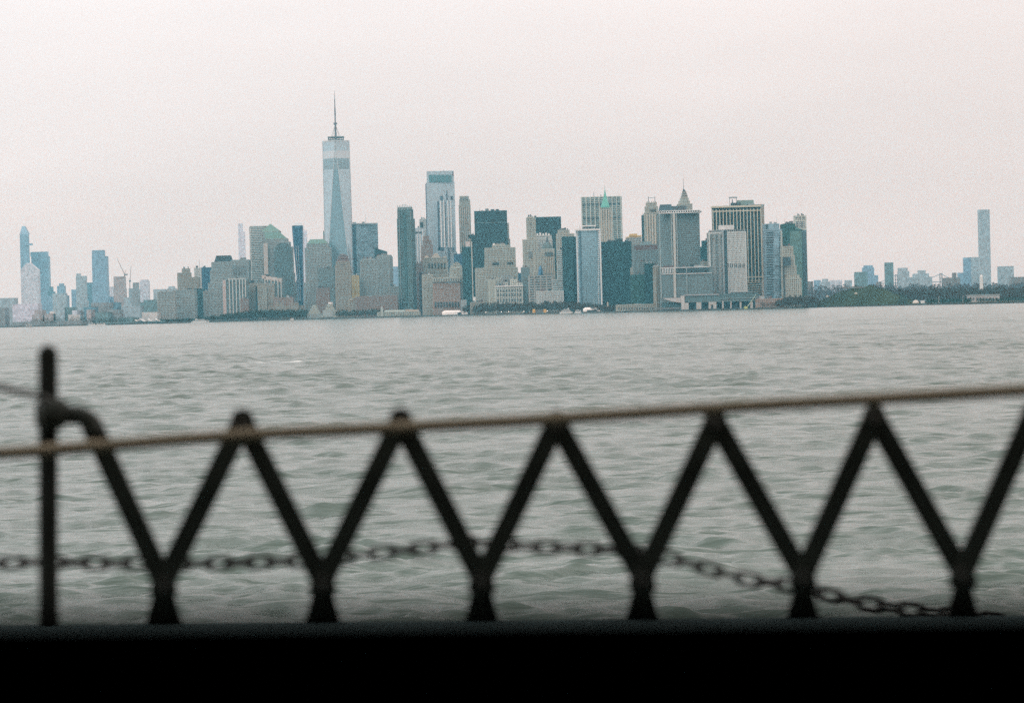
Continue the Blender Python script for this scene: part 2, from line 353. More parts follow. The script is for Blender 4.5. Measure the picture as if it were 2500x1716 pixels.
far = [
 ('slim dark blue tower just right of the broad blue tower', [(116,133,712),(119,129,700)], 'dark', 10500),
 ('stepped blue tower with a higher right half, left of a sky gap', [(139,158,698),(144,155,692)], 'blue', 10400),
 ('low wide blue block under the slim dark towers', [(100,164,722)], 'blue', 9500),
 ('low blue block with stepped right shoulder before the gap', [(128,160,716)], 'mid', 9300),
 ('narrow dark blue slab left of the pale stepped tower', [(174,187,707)], 'blue', 9800),
 ('pale grey tower with a small turret and stepped top', [(185,213,735),(185,209,674),(186,196,668)], 'mid', 9500),
 ('dark teal block between the pale tower and the tallest blue tower', [(208,228,690)], 'dark', 9700),
 ('tallest blue tower at left with a notch in its right shoulder', [(224,262,690),(224,260,626),(224,253,611)], 'blue', 9300),
 ('pale low tower right of the tallest blue tower', [(262,279,700)], 'pale', 10200),
 ('brown topped tower under construction beside the luffing crane', [(277,306,704),(277,304,675)], 'pink', 8800),
 ('blue low block behind the brown topped tower', [(262,300,724)], 'blue', 9400),
 ('thin grey tower carrying the second crane', [(314,324,704)], 'mid', 8900),
 ('dark tower with a brownish top right of the second crane', [(323,340,706),(324,338,690)], 'gray', 8600),
 ('lone pale blue tower with rounded top corners', [(341,363,686),(343,361,683)], 'pale', 9600),
 ('low grey block with broad flat roof left of the riverside slab', [(374,408,706)], 'mid', 7800),
 ('wide dark low building with rounded top behind the white tents', [(342,386,738),(350,380,732)], 'teal', 7400),
 ('square blue block in the gap beside the taupe tower', [(302,320,726)], 'mid', 8000),
]
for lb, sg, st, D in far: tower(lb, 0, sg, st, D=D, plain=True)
tower('small rooftop tank cluster like dark domes on the horizon', 0, [(409,430,704),(411,426,699)], 'mid', D=7700, plain=True, cat='building', name='building')
# low riverside buildings, far left
low = [
 ('low hazy blue block at the outer left of the river bank', (-30,34,728), 'mid', 900), ('lowest grey block farthest left on the river bank', (-60,12,752), 'gray', 400),
 ('low lavender warehouse at the left edge of the river bank', (30,92,742), 'lav', 500), ('small pale pavilion with a round white roof at far left', (84,102,757), 'pink', 260),
 ('tan boxy building with light roof on far left bank', (78,104,768), 'pink', 180), ('pale brick block under the slim blue towers', (108,130,766), 'pink', 240),
 ('cream low building beside the pale brick block', (121,139,760), 'white', 300), ('grey apartment block with pale vertical bay', (135,158,752), 'mid', 300),
 ('teal grey block left of the narrow blue slab', (157,178,750), 'teal', 350), ('long cream shed with stepped roof by the river', (166,196,768), 'white', 200),
 ('dark gateway shaped building with tan infill', (204,230,750), 'dark', 240), ('tan infill block inside the dark gateway building', (211,222,756), 'pink', 190),
 ('long low grey building with white roof line under the tallest blue tower', (222,270,739), 'gray', 420), ('grey green block behind the moored white boat', (232,264,762), 'teal', 200),
 ('taupe low block under the brown topped tower', (262,292,756), 'gray', 240), ('dark slab at the foot of the construction tower', (276,287,738), 'dark', 340),
 ('wide grey block under the second crane', (296,342,748), 'mid', 300), ('green grey long block behind white tent roofs', (288,330,776), 'teal', 120),
 ('pale flat pier shed right of the white tents', (346,384,762), 'white', 160), ('long grey pier shed at the water, far left', (30,140,785), 'gray', 60),
 ('brownish pier shed behind the moored white boats', (140,225,783), 'gray', 60), ('dark low terminal wall under the tents', (258,400,785), 'teal', 40),
 ('grey mid block between pier sheds and blue towers', (180,206,757), 'gray', 360), ('slim pale block left of the dark gateway', (176,188,758), 'pale', 280),
]
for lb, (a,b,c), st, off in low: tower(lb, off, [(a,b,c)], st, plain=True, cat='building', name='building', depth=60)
# luffing cranes
def crane(label, x, yb, yt, D, jib, cab):
    r = empty('tower_crane', P(x,yb,D), label, 'crane', 'tower cranes at far left')
    mast(r,'mast',x,yb,x,yt,D,3,3,pm((.35,.30,.28)))
    mast(r,'jib',x,yt,jib[0],jib[1],D,2.6,1.2,pm((.35,.30,.28)))
    ebox(r,'counterweight',cab[0],cab[1],cab[2],cab[3],D-2,6,pm((.12,.12,.12)))
    mast(r,'apex_frame',x,yt,(x+cab[1])/2,yt-8,D,1.5,1,pm((.35,.30,.28)))
crane('luffing crane with long jib leaning left above the brown topped tower',304,676,669,8780,(285,630),(303,311,669,672))
crane('luffing crane with upright jib on the thin grey tower',317,706,688,8880,(320,648),(315,319,684,688))
# ------------------------------------------------------------------ battery park city and the left half
tower('long grey riverside slab with pale roof edge, left of the tall cluster', 330, [(386,474,718),(422,473,709)], 'grid', name='apartment_block', cat='apartment building', depth=60)
tower('grey apartment slab left wing with darker windows by the river', 260, [(384,426,713)], 'gray', name='apartment_block', cat='apartment building')
tower('dark block right of the long riverside slab', 500, [(470,500,712),(474,498,706)], 'dark', name='office_block', cat='building')
tower('taupe stepped office block with small penthouse above the riverside slab', 900, [(433,484,678),(433,464,667),(444,462,657)], 'taupe', name='office_block', cat='building')
r,_ = tower('bright blue glass block with jagged roof and thin mast', 1100, [(484,518,656),(487,516,654)], 'blue', name='office_block', cat='building')
mast(r,'antenna',486.5,656,486.3,632,shore(500)+1100,1,.5); mast(r,'antenna',500,655,500,648,shore(500)+1100,1,.5)
tower('pale narrow block left of the bright blue glass block', 1050, [(474,490,655)], 'pale', name='office_block', cat='building')
r,i = tower('broad grey gridded tower with dark slate cap and stepped left side', 520, [(508,608,691),(513,606,660),(516,606,640),(524,606,636)], 'grid', depth=60)
MB().prism(footprint(523,566,638,i[3]-1), P(545,640,i[3]).z, P(545,624,i[3]).z, footprint(528,562,638,i[3])).obj('roof_cap', m_dark, r)
for k in range(6): ebox(r,'slot',569+6*k,570.2+6*k,648,672,i[3]-8,2,m_mid)
tower('lower grey apartment block at the foot of the broad gridded tower', 250, [(496,545,712)], 'grid', name='apartment_block', cat='apartment building')
def pier_slab(label, segs, off, xs_list, ytop, ybot, capm, extra=None):
    r,i = tower(label, off, segs, 'mesh', name='apartment_tower', cat='apartment building'); D = i[3]
    for x in xs_list:
        a = P(x,ytop,D); zb = P(x,ybot,D).z
        MB().box(a.x-1.1,a.x+1.1,D-4.6,D-.5,zb,a.z).obj('pier', m_stone2, r)
    return r, i
m_stone2 = pm((.52,.52,.48)); m_pink = pm((.48,.40,.37))
r,i = pier_slab('dark tower with tall white stone piers and a pink corner slab', [(549,602,683)], 160, [560,568,576.5,585,592,599], 683, 768, None)
ebox(r,'corner_slab',543,551,684,776,i[3]-3,20,m_pink); ebox(r,'crown',556,597,680,684,i[3],20,m_stone2)
r,i = pier_slab('second pier striped tower with stepped pale crown, behind brown housing', [(641,690,679)], 240, [647,654,662,670,678.5,686], 681, 728, None)
for k,(a,b,c) in enumerate([(639,648,672),(646,660,675),(660,676,677),(676,688,680)]): ebox(r,'crown',a,b,c,c+9,i[3]-1,18,pm((.52,.46,.42)))
r,i = tower('grey brown apartment tower with dark timber tank on roof', 170, [(602,628,693)], 'taupe', name='apartment_tower', cat='apartment building')
ebox(r,'rooftop_tank',604,618,688,694,i[3]+2,14,m_dark); ebox(r,'rooftop_tank',611,620,684,689,i[3]+3,12,m_dark)
ebox(r,'corner_slot',624,628,698,765,i[3]-1,2,m_dark)
tower('mottled brown apartment block with dense windows in front of the pier towers', 150, [(628,668,694)], 'taupe', name='apartment_block', cat='apartment building')
tower('low brown apartment block between the pier towers and the trees', 110, [(588,606,730)], 'brown', name='apartment_block', cat='apartment building')
tower('small yellowish block beside the brown tank topped tower', 140, [(629,650,702)], 'beige', name='apartment_block', cat='apartment building')
tower('long low tan building with two roof pavilions behind the trees', 90, [(655,738,748),(674,688,741)], 'taupe', name='building', cat='building')
tower('roof pavilion block right end of the long tan building', 85, [(711,728,741)], 'taupe', name='building', cat='building')
tower('brown housing block low in front of the second pier tower', 130, [(668,715,728)], 'brown', name='apartment_block', cat='apartment building')
tower('slim supertall lavender tower alone above the grey roofs', 0, [(581,597,566),(581,592,546)], 'lav', D=14200, plain=True)
tower('second slim lavender supertall right of the dark flared tower', 0, [(739,749,566),(741,748,562)], 'lav', D=14000, plain=True)
# world financial trio
r,i = tower('pale horizontally banded flat topped tower left of the green pyramid roof', 620, [(605,652,553)], 'stripe', xs=612., depth=40)
r,i = tower('grey granite tower crowned by a green pyramid roof', 560, [(639,682,566)], 'grid', depth=48)
pyramid(r,'pyramid_roof',637,683,565,658,546,i[3],48,m_green); 
r,i = tower('stepped granite tower with sloped green shoulders and rounded dark bay', 480, [(646,716,668),(643,712,604),(647,706,592),(648,700,584)], 'grid', depth=50)
D_ = i[3]; MB().prism(footprint(648,700,583,D_,depth=46), P(670,584,D_).z, P(670,566,D_).z, footprint(645,681,583,D_+8,depth=30)).obj('sloped_roof', m_green, r)
mb = MB(); c0 = P(690,740,D_-8)
for k,(hw,yt) in enumerate([(21,612),(19,604),(15,598),(10,594)]):
    a = P(690-hw,yt,D_-14+k); b = P(690+hw,yt,D_-14+k); mb = MB(); fp=[(a.x,D_-14+k),(b.x,D_-14+k),(b.x,D_+3),(a.x,D_+3)]
    z0 = GZ if k == 0 else zt; zt = a.z; mb.prism(fp, z0, zt).obj('rounded_bay', STY['bay'][1], r)
    g = MB(); inside(fp, z0, zt, STY['bay'], g); tag(g.obj('window_grid', STY['bay'][0], r), kind='stuff')
ebox(r,'stone_pier',643,653,594,670,D_-18,8,pm((.44,.40,.36))); 
# dark flared tower
r = empty('tower', (P(726,560,shore(726)+760).x, shore(726)+760, GZ), 'slender dark blue glass tower flaring outward at its top', 'skyscraper'); D = shore(726)+760
rings = [(727,742,775),(724.5,741,700),(719,740,640),(714,739.5,590),(711,739,552)]; prev=None
for xl,xr,y in rings:
    a=P(xl,y,D); b=P(xr,y,D); w=(b.x-a.x)/2; cx=(a.x+b.x)/2; q=[(cx+w*math.copysign(abs(math.cos(t))**.6,math.cos(t)),D+20+20*math.copysign(abs(math.sin(t))**.6,math.sin(t))) for t in [2*math.pi*k/16 for k in range(16)]]
    if prev: MB().prism(prev[0],prev[1],a.z,q).obj('curved_wall', STY['blue'][1], r)
    else: MB().prism(q,GZ,a.z).obj('curved_wall', STY['blue'][1], r)
    prev=(q,a.z)
for x0,x1 in ((722.5,731),(727.5,734.5),(713.5,727.5)): MB().bar(P(x0,600,D-3.5),P(x1,735,D-3.5),1.1,1.1).obj('bright_fin', m_fin, r)
pyramid(r,'crown',713,738,551,727,544,D+2,34,m_fin,.5)
r,i = tower('grey stone tower with a clipped green flat pyramid roof', 420, [(742,816,690),(744,806,606),(748,800,597)], 'grid', depth=52)
pyramid(r,'clipped_roof',749,799,595,773,584,i[3],50,m_green,.66)
r,i = tower('square grey gridded wing in front of the clipped roof tower', 330, [(776,813,656)], 'mesh')
r,i = tower('brown low housing with dark roof plants before the grey wing', 200, [(772,804,704)], 'brown', name='apartment_block', cat='apartment building')
ebox(r,'roof_plant',776,786,700,705,i[3]+2,10,m_dark); ebox(r,'roof_plant',790,800,701,705,i[3]+2,10,m_dark)
tower('narrow grey block glimpsed between stepped granite tower and dark flared tower', 820, [(704,730,690)], 'mesh', cat='building', name='office_block')
tower('low mid grey block behind the foot of the flared dark tower', 860, [(725,748,705)], 'mesh', cat='building', name='office_block')
# dark wedge beside the spire tower
D = shore(797)+640; a=P(790,600,D); b=P(804,600,D); r = empty('tower',(a.x,D,GZ),'dark green wedge topped tower peeking out left of the tallest tower','skyscraper')
mb=MB(); zl=P(790,563,D).z; zr=P(804,583,D).z
mb.add([(a.x,D,GZ),(b.x,D,GZ),(b.x,D+40,GZ),(a.x,D+40,GZ),(a.x,D,zl),(b.x,D,zr),(b.x,D+40,zr),(a.x,D+40,zl)],[(0,1,5,4),(1,2,6,5),(2,3,7,6),(3,0,4,7),(4,5,6,7),(3,2,1,0)]).obj('wall',STY['green'][1],r)
# ------------------------------------------------------------------ the tallest tower
D = 6760; ct = P(818,344,D); cb = P(827,770,D); cx = ct.x; wd = (P(850,344,D).x-P(786,344,D).x)/2*1.02
r = empty('tower',(cx,D+wd,GZ),'tallest tower, pale tapering glass with long triangular facets and a spire','skyscraper'); cy = D+wd
zt = ct.z; z0 = GZ+57
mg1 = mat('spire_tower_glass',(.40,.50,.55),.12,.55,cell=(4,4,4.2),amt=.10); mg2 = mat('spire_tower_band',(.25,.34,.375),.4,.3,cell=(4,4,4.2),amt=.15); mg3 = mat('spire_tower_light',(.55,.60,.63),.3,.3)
mg4 = mat('spire_tower_dim_facet',(.21,.33,.38),.12,.55,cell=(4,4,4.2),amt=.10)  # same glass, darker: the upright facets' dimmer sky reflection put into the colour
bq = [(cx-wd,cy-wd),(cx+wd,cy-wd),(cx+wd,cy+wd),(cx-wd,cy+wd)]; tq = [(cx,cy-wd),(cx+wd,cy),(cx,cy+wd),(cx-wd,cy)]
MB().prism(bq, GZ, z0).obj('podium', mg1, r)
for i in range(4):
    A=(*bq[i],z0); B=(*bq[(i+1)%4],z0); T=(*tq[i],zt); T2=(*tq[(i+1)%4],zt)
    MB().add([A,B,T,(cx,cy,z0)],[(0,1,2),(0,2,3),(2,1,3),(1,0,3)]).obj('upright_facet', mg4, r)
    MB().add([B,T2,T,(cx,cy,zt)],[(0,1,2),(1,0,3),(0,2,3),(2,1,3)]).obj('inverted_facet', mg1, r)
    MB().bar(Vector(A)+Vector((0,-.4,0)), Vector(T)+Vector((0,-.4,0)),1.5,1.5).obj('steel_edge', m_fin, r); MB().bar(Vector(B)+Vector((0,-.4,0)), Vector(T)+Vector((0,-.4,0)),1.5,1.5).obj('steel_edge', m_fin, r)
def section(z, o=.5):
    t=(z-z0)/(zt-z0); q=[]
    for i in range(4):
        b=bq[i]; a0=tq[i-1]; a1=tq[i]
        q.append((b[0]+(a0[0]-b[0])*t,b[1]+(a0[1]-b[1])*t)); q.append((b[0]+(a1[0]-b[0])*t,b[1]+(a1[1]-b[1])*t))
    return offs(q,o)
for y0,y1,m in ((413,387,mg2),(386,368,mg3)):
    za,zb=P(818,y0,D).z,P(818,y1,D).z; MB().prism(section(za,.25),za,zb,section(zb,.25)).obj('storey_band',m,r)
tqo=[(cx+(x-cx)*1.02,cy+(y-cy)*1.02) for x,y in tq]
MB().prism(tqo,zt-2,zt+2).obj('parapet',m_fin,r)
def disc(root,name,x,y,rpx,hpx,D,cyy,m,n=20):
    c=P(x,y,D); rr=P(x+rpx,y,D).x-c.x; hh=hpx*D/F
    return MB().prism([(c.x+rr*math.cos(2*math.pi*k/n),cyy+rr*math.sin(2*math.pi*k/n)) for k in range(n)],c.z-hh/2,c.z+hh/2).obj(name,m,root)
disc(r,'ring_platform',818,341,17,4,D,cy,pm((.12,.16,.17))); disc(r,'ring_platform',818,334,20.5,3,D,cy,pm((.16,.20,.21)))
for k in range(16):
    t=2*math.pi*k/16; rr=19*D/F; c=P(818,341,D)
    MB().bar((c.x+rr*math.cos(t),cy+rr*math.sin(t),c.z-2),(c.x+rr*math.cos(t),cy+rr*math.sin(t),c.z+10),.9).obj('ring_strut',m_mid,r)
sp_c = P(817.6,342,D).x; sg = [(342,2.6),(318,2.3),(303,2.3),(302,4.6),(298,4.6),(297,1.7),(280,1.6),(279,2.0),(262,1.7),(261,1.2),(240,1.1),(239,.7),(218,.25)]
for (y0,w0),(y1,w1) in zip(sg[:-1],sg[1:]):
    za=P(817,y0,D).z; zb=P(817,y1,D).z
    MB().bar((sp_c,cy,za),(sp_c,cy,zb+.01),w0*2,w2=w1*2,n=8).obj('spire_section',pm((.16,.17,.19)),r)
for k in range(6):
    t=2*math.pi*k/6+.3; c=P(818,336,D); rr=13*D/F
    MB().bar((sp_c,cy,P(817,303,D).z),(c.x+rr*math.cos(t),cy+rr*math.sin(t),c.z),.6).obj('stay_cable',m_mid,r)
# ------------------------------------------------------------------ around the spire tower, right side
r,i = tower('brown apartment tower with a stepped rounded reddish crown', 210, [(818,855,650),(820,853,640)], 'taupe', name='apartment_tower', cat='apartment building', depth=34)
D=i[3]
for a,b,c,d in ((822,851,632,641),(825,848,625,633),(829,844,621,626)): ebox(r,'crown_step',a,b,c,d,D+2,28,pm((.19,.14,.13)))
ebox(r,'dark_bay',832,842,646,765,D-1.2,3,pm((.07,.065,.07))); disc(r,'crown_ball',836,621,2.5,4,D,D+12,pm((.3,.3,.3)))
r,i = tower('pale blue horizontally banded glass slab with dark left face', 900, [(856,921,546)], 'bluestripe', xs=869., depth=60)
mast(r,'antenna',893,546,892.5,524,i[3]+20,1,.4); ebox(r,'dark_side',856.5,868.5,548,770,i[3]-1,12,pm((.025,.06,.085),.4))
ebox(r,'roof_line',869,920,545,548,i[3]-1,5,m_lslate)
tower('small cream old building between the tallest tower and blue slab', 420, [(858,876,674)], 'gold', name='building', cat='building')
r,i = tower('grey office tower with a black vertical strip down its middle', 460, [(879,915,636),(883,914,633)], 'grid')
ebox(r,'dark_strip',896,900,637,725,i[3]-1.2,3,m_dark)
D=shore(930)+560; a=P(914,610,D); b=P(944,610,D); r=empty('office_block',(a.x,D,GZ),'dark teal block with a slanting roofline behind the grey gridded tower','building')
zl=P(914,605,D).z; zr=P(944,614,D).z
MB().add([(a.x,D,GZ),(b.x,D,GZ),(b.x,D+40,GZ),(a.x,D+40,GZ),(a.x,D,zl),(b.x,D,zr),(b.x,D+40,zr),(a.x,D+40,zl)],[(0,1,5,4),(1,2,6,5),(2,3,7,6),(3,0,4,7),(4,5,6,7),(3,2,1,0)]).obj('wall',STY['dark'][1],r)
r,i = tower('grey gridded office tower with pale mottled windows left of the teal tower', 330, [(917,957,628),(920,955,624)], 'grid', xs=950.); ebox(r,'penthouse',930,944,618,625,i[3]+6,16,m_mid)
tower('long low taupe apartment block on the waterfront below the grey towers', 130, [(868,970,724)], 'brown', name='apartment_block', cat='apartment building', depth=40)
tower('low brown apartment annexe with stepped roof near the brown crowned tower', 110, [(850,884,733),(858,872,728)], 'taupe', name='apartment_block', cat='apartment building')
tower('white roofed small block left of the long taupe apartments', 150, [(855,868,731)], 'white', name='building', cat='building')
tower('distant pale blue block in the gap left of the teal tower', 0, [(955,974,651)], 'blue', D=8800, plain=True, cat='building', name='building')
tower('low mottled blocks right of the grey gridded tower', 260, [(950,974,700)], 'grid', cat='building', name='building')
# teal residential tower
r,i = tower('slender teal glass residential tower with a fringed glass crown', 190, [(969,1011,535),(970,1007,512)], 'tealband', xs=1003., depth=38)
D=i[3]; ebox(r,'recessed_shaft',984,990,520,745,D-1.2,3,pm((.03,.085,.09),.3)); 
for k in range(9): ebox(r,'crown_fin',970.2+4*k,971.6+4*k,502-(3 if 2<k<6 else 0),513,D+1,4,m_lslate)
ebox(r,'crown_screen',970,1006,506,512,D+3,22,pm((.16,.26,.26),.3))
for k in range(2): ebox(r,'light_fin',(973.5,1001)[k],(974.5,1002)[k],516,740,D-1.5,3,m_lslate)
r,i = tower('pale blue white tower with vertical stripes behind the teal tower', 900, [(1010,1035,558)], 'paleglass')
for k in range(4): ebox(r,'fin',1011+6.5*k,1013+6.5*k,560,740,i[3]-1.2,3,m_white)
ebox(r,'louvre',1013,1020,566,570,i[3]-2,3,m_dark); ebox(r,'louvre',1023,1030,566,570,i[3]-2,3,m_dark)
r,i = tower('pale stone tower with a dark square near its top', 1100, [(1024,1042,536)], 'pale'); ebox(r,'dark_panel',1025,1033,543,558,i[3]-1,3,m_dark)
tower('reddish brown stepped brick tower before the big glass tower', 700, [(1028,1056,600),(1032,1053,588),(1034,1047,578)], 'brown')
# big glass tower
r,i = tower('big pale blue glass tower with a band of dark panels at its crown', 1000, [(1038,1109,446),(1040,1107,419)], 'paleglass', xs=1042., depth=60)
D=i[3]-3
for k in range(5): ebox(r,'crown_panel',1047+10*k,1055.6+10*k,427,445,D-1,2,pm((.08,.20,.22),.3))
ebox(r,'crown_panel',1097,1102,427,445,D-1,2,pm((.08,.20,.22),.3))
ebox(r,'corner_mast',1104.5,1107,419,430,D-1,3,pm((.10,.06,.07))); mast(r,'antenna',1082,418,1083,414,D+10,1,.5)
ebox(r,'side_strip',1038.3,1040.2,450,620,D-1,2,pm((.10,.13,.18)))
r,i = tower('white finned tower stepping up in front of the big glass tower', 780, [(1067,1110,615),(1070,1109,480)], 'paleglass', xs=1073.)
D=i[3]-2
for a,b,c,d in ((1067.5,1071.5,492,612),(1075,1081,479,489),(1089.5,1092,466,489),(1100.5,1105.5,479,488),(1069,1084,604,612),(1093,1096,604,612),(1104,1109,603,612),(1094,1098,612,660),(1085,1087,490,600)): ebox(r,'dark_slot',a,b,c,d,D-1.5,2,pm((.04,.075,.11),.4))
for a,b in ((1074,1076.5),(1082,1084.5),(1092,1094),(1099,1101)): ebox(r,'fin',a,b,490,604,D-3,3.5,m_white)
r,i = tower('slim beige tower with ornate open crown right of big glass tower', 1300, [(1120,1148,502),(1121,1147,488),(1122,1144,480)], 'beige')
D=i[3]
for a in (1124,1131,1138): ebox(r,'crown_opening',a,a+3,483,488,D-5,2,m_mid)
for k in range(5): ebox(r,'pier',1123+5*k,1124.6+5*k,505,615,D-6.5,3,pm((.50,.45,.38)))
r,i = tower('broad dark office slab with two dark roof boxes', 560, [(1158,1240,594),(1158,1237,516)], 'dark', depth=60)
D=i[3]; ebox(r,'roof_box',1200,1207,511,517,D+6,14,m_dark); ebox(r,'roof_box',1210,1218,511,517,D+6,14,m_dark)
ebox(r,'pale_band',1160,1236,543.5,544.8,D-3.2,3,pm((.15,.22,.22))); mast(r,'antenna',1172,516,1172,510,D+9,.6,.3)
tower('dark narrow annexe with a wider cap attached left of broad dark slab', 520, [(1151,1162,582),(1144,1160,575)], 'dark')
tower('pale stone tower edge showing right of the broad dark slab', 760, [(1220,1245,585),(1222,1242,546)], 'beige')
r,i = tower('narrow teal glass wedge with a pale right edge and pink roof box', 260, [(1128,1150,604)], 'teal')
ebox(r,'pale_edge',1150,1152.4,590,735,i[3]-1,8,pm((.48,.48,.42))); ebox(r,'roof_box',1137,1147,590,603,i[3]+2,10,pm((.56,.50,.48)))
tower('low blue glass block between beige tower and teal wedge', 600, [(1108,1132,621)], 'blue')
r,i = tower('wide beige office building with ornate gabled roofs by the park', 330, [(1026,1094,668),(1028,1092,640),(1034,1090,630)], 'beige', depth=50)
D=i[3]
for a,b,c in ((1034,1048,624),(1052,1076,618),(1080,1092,626)): pyramid(r,'gable',a,b,631,(a+b)/2,c,D+3,26,pm((.34,.30,.24)),.3)
ebox(r,'cornice',1026,1092,664,667,D-5,4,pm((.20,.19,.16)))
for k in range(6): ebox(r,'arched_window',1046+7.6*k,1049+7.6*k,643,655,D-4.6,2,m_dark)
r,i = tower('brown side wing with dark shaded slot right of teal tower', 300, [(1010,1031,645)], 'brown'); ebox(r,'dark_slot',1023,1030,665,765,i[3]-1.2,3,pm((.05,.055,.07)))
r,i = tower('square reddish brick office block with arcaded base in front of beige one', 170, [(1057,1124,736),(1057,1123,690)], 'brick', depth=50)
D=i[3]; ebox(r,'cornice',1056,1124,687,690,D-2,4,pm((.12,.12,.11)))
for k in range(11): ebox(r,'attic_window',1059+5.9*k,1061.5+5.9*k,680,686,D-.5,2,pm((.1,.11,.11)))
ebox(r,'attic',1057,1123,677,687,D,30,STY['beige'][0])
for k in range(9): ebox(r,'arcade_opening',1061+7*k,1064.4+7*k,737,750,D-5,2,m_dark)
tower('yellowish beige wing left of the square brick block', 190, [(1030,1057,672)], 'beige')
r,i = tower('beige round arched block between the brick block and teal wedge', 240, [(1098,1128,655)], 'beige')
for a,b,c,d in ((1100,1127,648,656),(1105,1123,643,649),(1110,1119,640,644)): ebox(r,'arched_top',a,b,c,d,i[3]+2,24,STY['beige'][0])
ebox(empty('pavilion',P(1133,745,shore(1133)+110),'small pale blank walled pavilion at the park edge','building'),'wall',1125,1139,732,760,shore(1133)+110,14,m_lslate)
# right centre beige group
r,i = tower('large beige stepped office building with terraced top behind the white one', 330, [(1160,1264,655),(1183,1259,636),(1183,1258,606),(1202,1246,600),(1208,1233,597)], 'beige', depth=50)
D=i[3]; ebox(r,'dark_terrace',1202,1218,641,646,D-9,4,m_dark); ebox(r,'dark_terrace',1238,1252,640,644,D-9,4,m_dark)
ebox(r,'penthouse',1203,1208,594,600,D+4,8,m_white); tower('grey beige left wing of the terraced building', 280, [(1160,1194,658)], 'taupe')
r,i = tower('white stone office block with rows of tall dark windows and arcade', 150, [(1209,1276,699)], 'white', depth=46)
D=i[3]; ebox(r,'cornice',1208,1277,697,700,D-2.4,5,m_white)
for row,(y0,y1) in enumerate(((708,713),(717,724),(730,737),(741,748))):
    for k in range(9): ebox(r,'tall_window',1214+6.9*k,1217+6.9*k,y0-.17*k,y1-.17*k,D-1.2,1,pm((.06,.09,.10),.3))
tower('tall plain left wing of the white windowed block', 160, [(1192,1209,684)], 'cream')
for k,(a,b,c) in enumerate(((1212,1226,680),(1229,1240,690),(1246,1262,683),(1262,1275,692))):
    tower(('white rooftop house over the white block, leftmost and tallest','low white stepped roof house over the white block','white cubic roof house right of the dark gap','small grey roof house at the right corner of white block')[k], 230, [(a,b,c)], 'white', name='building', cat='building')
r,i=tower('dark slot building between the white roof houses', 250, [(1224,1250,672)], 'gray', name='building', cat='building')
tower('far low blue block in the gap right of the terraced building', 700, [(1258,1276,668)], 'blue', cat='building', name='building')
tower('low tan park building with a small clock turret', 90, [(1148,1182,739)], 'taupe', cat='building', name='building')
ebox(empty('turret',P(1158,735,shore(1158)+80),'small pale square turret behind the park trees','tower'),'shaft',1155,1161,725,765,shore(1158)+80,8,m_white)
# beige left tower etc.
r,i = tower('tall beige masonry tower stepping down at left, beside the dark slab', 420, [(1276,1320,648),(1276,1312,586),(1285,1307,533),(1287,1304,531)], 'beige', depth=40)
ebox(r,'blue_window',1294,1297,544,548,i[3]-7,2,m_mid); ebox(r,'dark_bay',1291,1298,614,628,i[3]-7,2,m_mid)
tower('dark grey lower block at left foot of the tall beige tower', 300, [(1272,1292,654)], 'mesh')
r,i = tower('dark teal slab rising behind white roof terraces', 800, [(1306,1369,531)], 'dark'); mast(r,'roof_box',1307,531,1307,527,i[3]+8,5,4,m_dark)
r,i = tower('white grey building with crowded roof terraces under the dark slab', 540, [(1304,1348,586),(1307,1346,576)], 'pale')
for k in range(5): ebox(r,'roof_unit',1310+7*k,1314+7*k,570-(k%2)*2,577,i[3]+3,8,m_white)
r,i = tower('classical beige tower with a dark copper dome and lantern', 260, [(1302,1355,664),(1304,1353,618),(1322,1353,609)], 'beige', depth=40)
D=i[3]; dome(r,'dome',1336,13,607,590,D,20,pm((.10,.14,.135)),sq=.8); mast(r,'lantern',1336,592,1336,579,D+18,7,2,pm((.08,.10,.11)))
for k in range(5): ebox(r,'loggia_opening',1331+4*k,1333+4*k,615,625,D-6,2,m_dark)
for k in range(5): ebox(r,'pier',1330+4.4*k,1331.4+4.4*k,628,668,D-7,2,pm((.46,.42,.34)))
r2=empty('glass_atrium',P(1320,660,shore(1320)+220),'small dark blue rounded glass bay among beige masonry','building'); dome(r2,'glass_shell',1320,6,672,648,shore(1320)+220,8,STY['blue'][1])
tower('banded grey lower block below the domed tower', 200, [(1290,1349,674)], 'stripegray', depth=40)
tower('long pale low block at the park edge below the banded block', 110, [(1310,1376,712)], 'pale', depth=30, cat='building', name='building')
r,i = tower('beige masonry tower with dark roof rail left of pale glass tower', 520, [(1358,1402,572),(1362,1390,563)], 'beige')
for k in range(5): ebox(r,'roof_unit',1366+4.5*k,1369+4.5*k,558,563,i[3]+4,8,pm((.12,.12,.11)))
tower('narrow white and teal striped tower left of the dark slab', 230, [(1349,1378,684),(1360,1378,612)], 'stripe')
r,i = tower('narrow dark glass slab left of the pale rounded glass tower', 170, [(1372,1410,579)], 'teal', xs=1398., depth=40)
# pale glass tower with ladder edges
r,i = tower('pale blue glass tower with white ladder edges and roof ring', 110, [(1407,1467,562)], 'glass', xs=1419., depth=46)
D=i[3]
ebox(r,'white_cap',1405,1466,559,563,D-1.5,30,m_white)
for side in (1406.2,1463):
    ebox(r,'edge_strip',side,side+3.2,563,744,D-1.5 if side>1440 else D+7,3,m_white)
for k in range(34):
    y=566+5.2*k; ebox(r,'ladder_rung',1459.5,1463,y,y+2,D-1.3,2,m_white); ebox(r,'ladder_rung',1409.4,1412,y,y+2,D+2,2,m_white)
ebox(r,'dark_strip',1413.5,1417.5,566,742,D-1.2,4,pm((.07,.14,.18),.4))
for k in range(5): ebox(r,'ring_post',1421+7.6*k,1422+7.6*k,552,559,D+5,2,m_lslate)
ebox(r,'roof_ring',1420,1455,550.5,553,D+4,20,m_white); ebox(r,'roof_plant',1424,1450,554,559,D+8,14,pm((.15,.2,.2)))
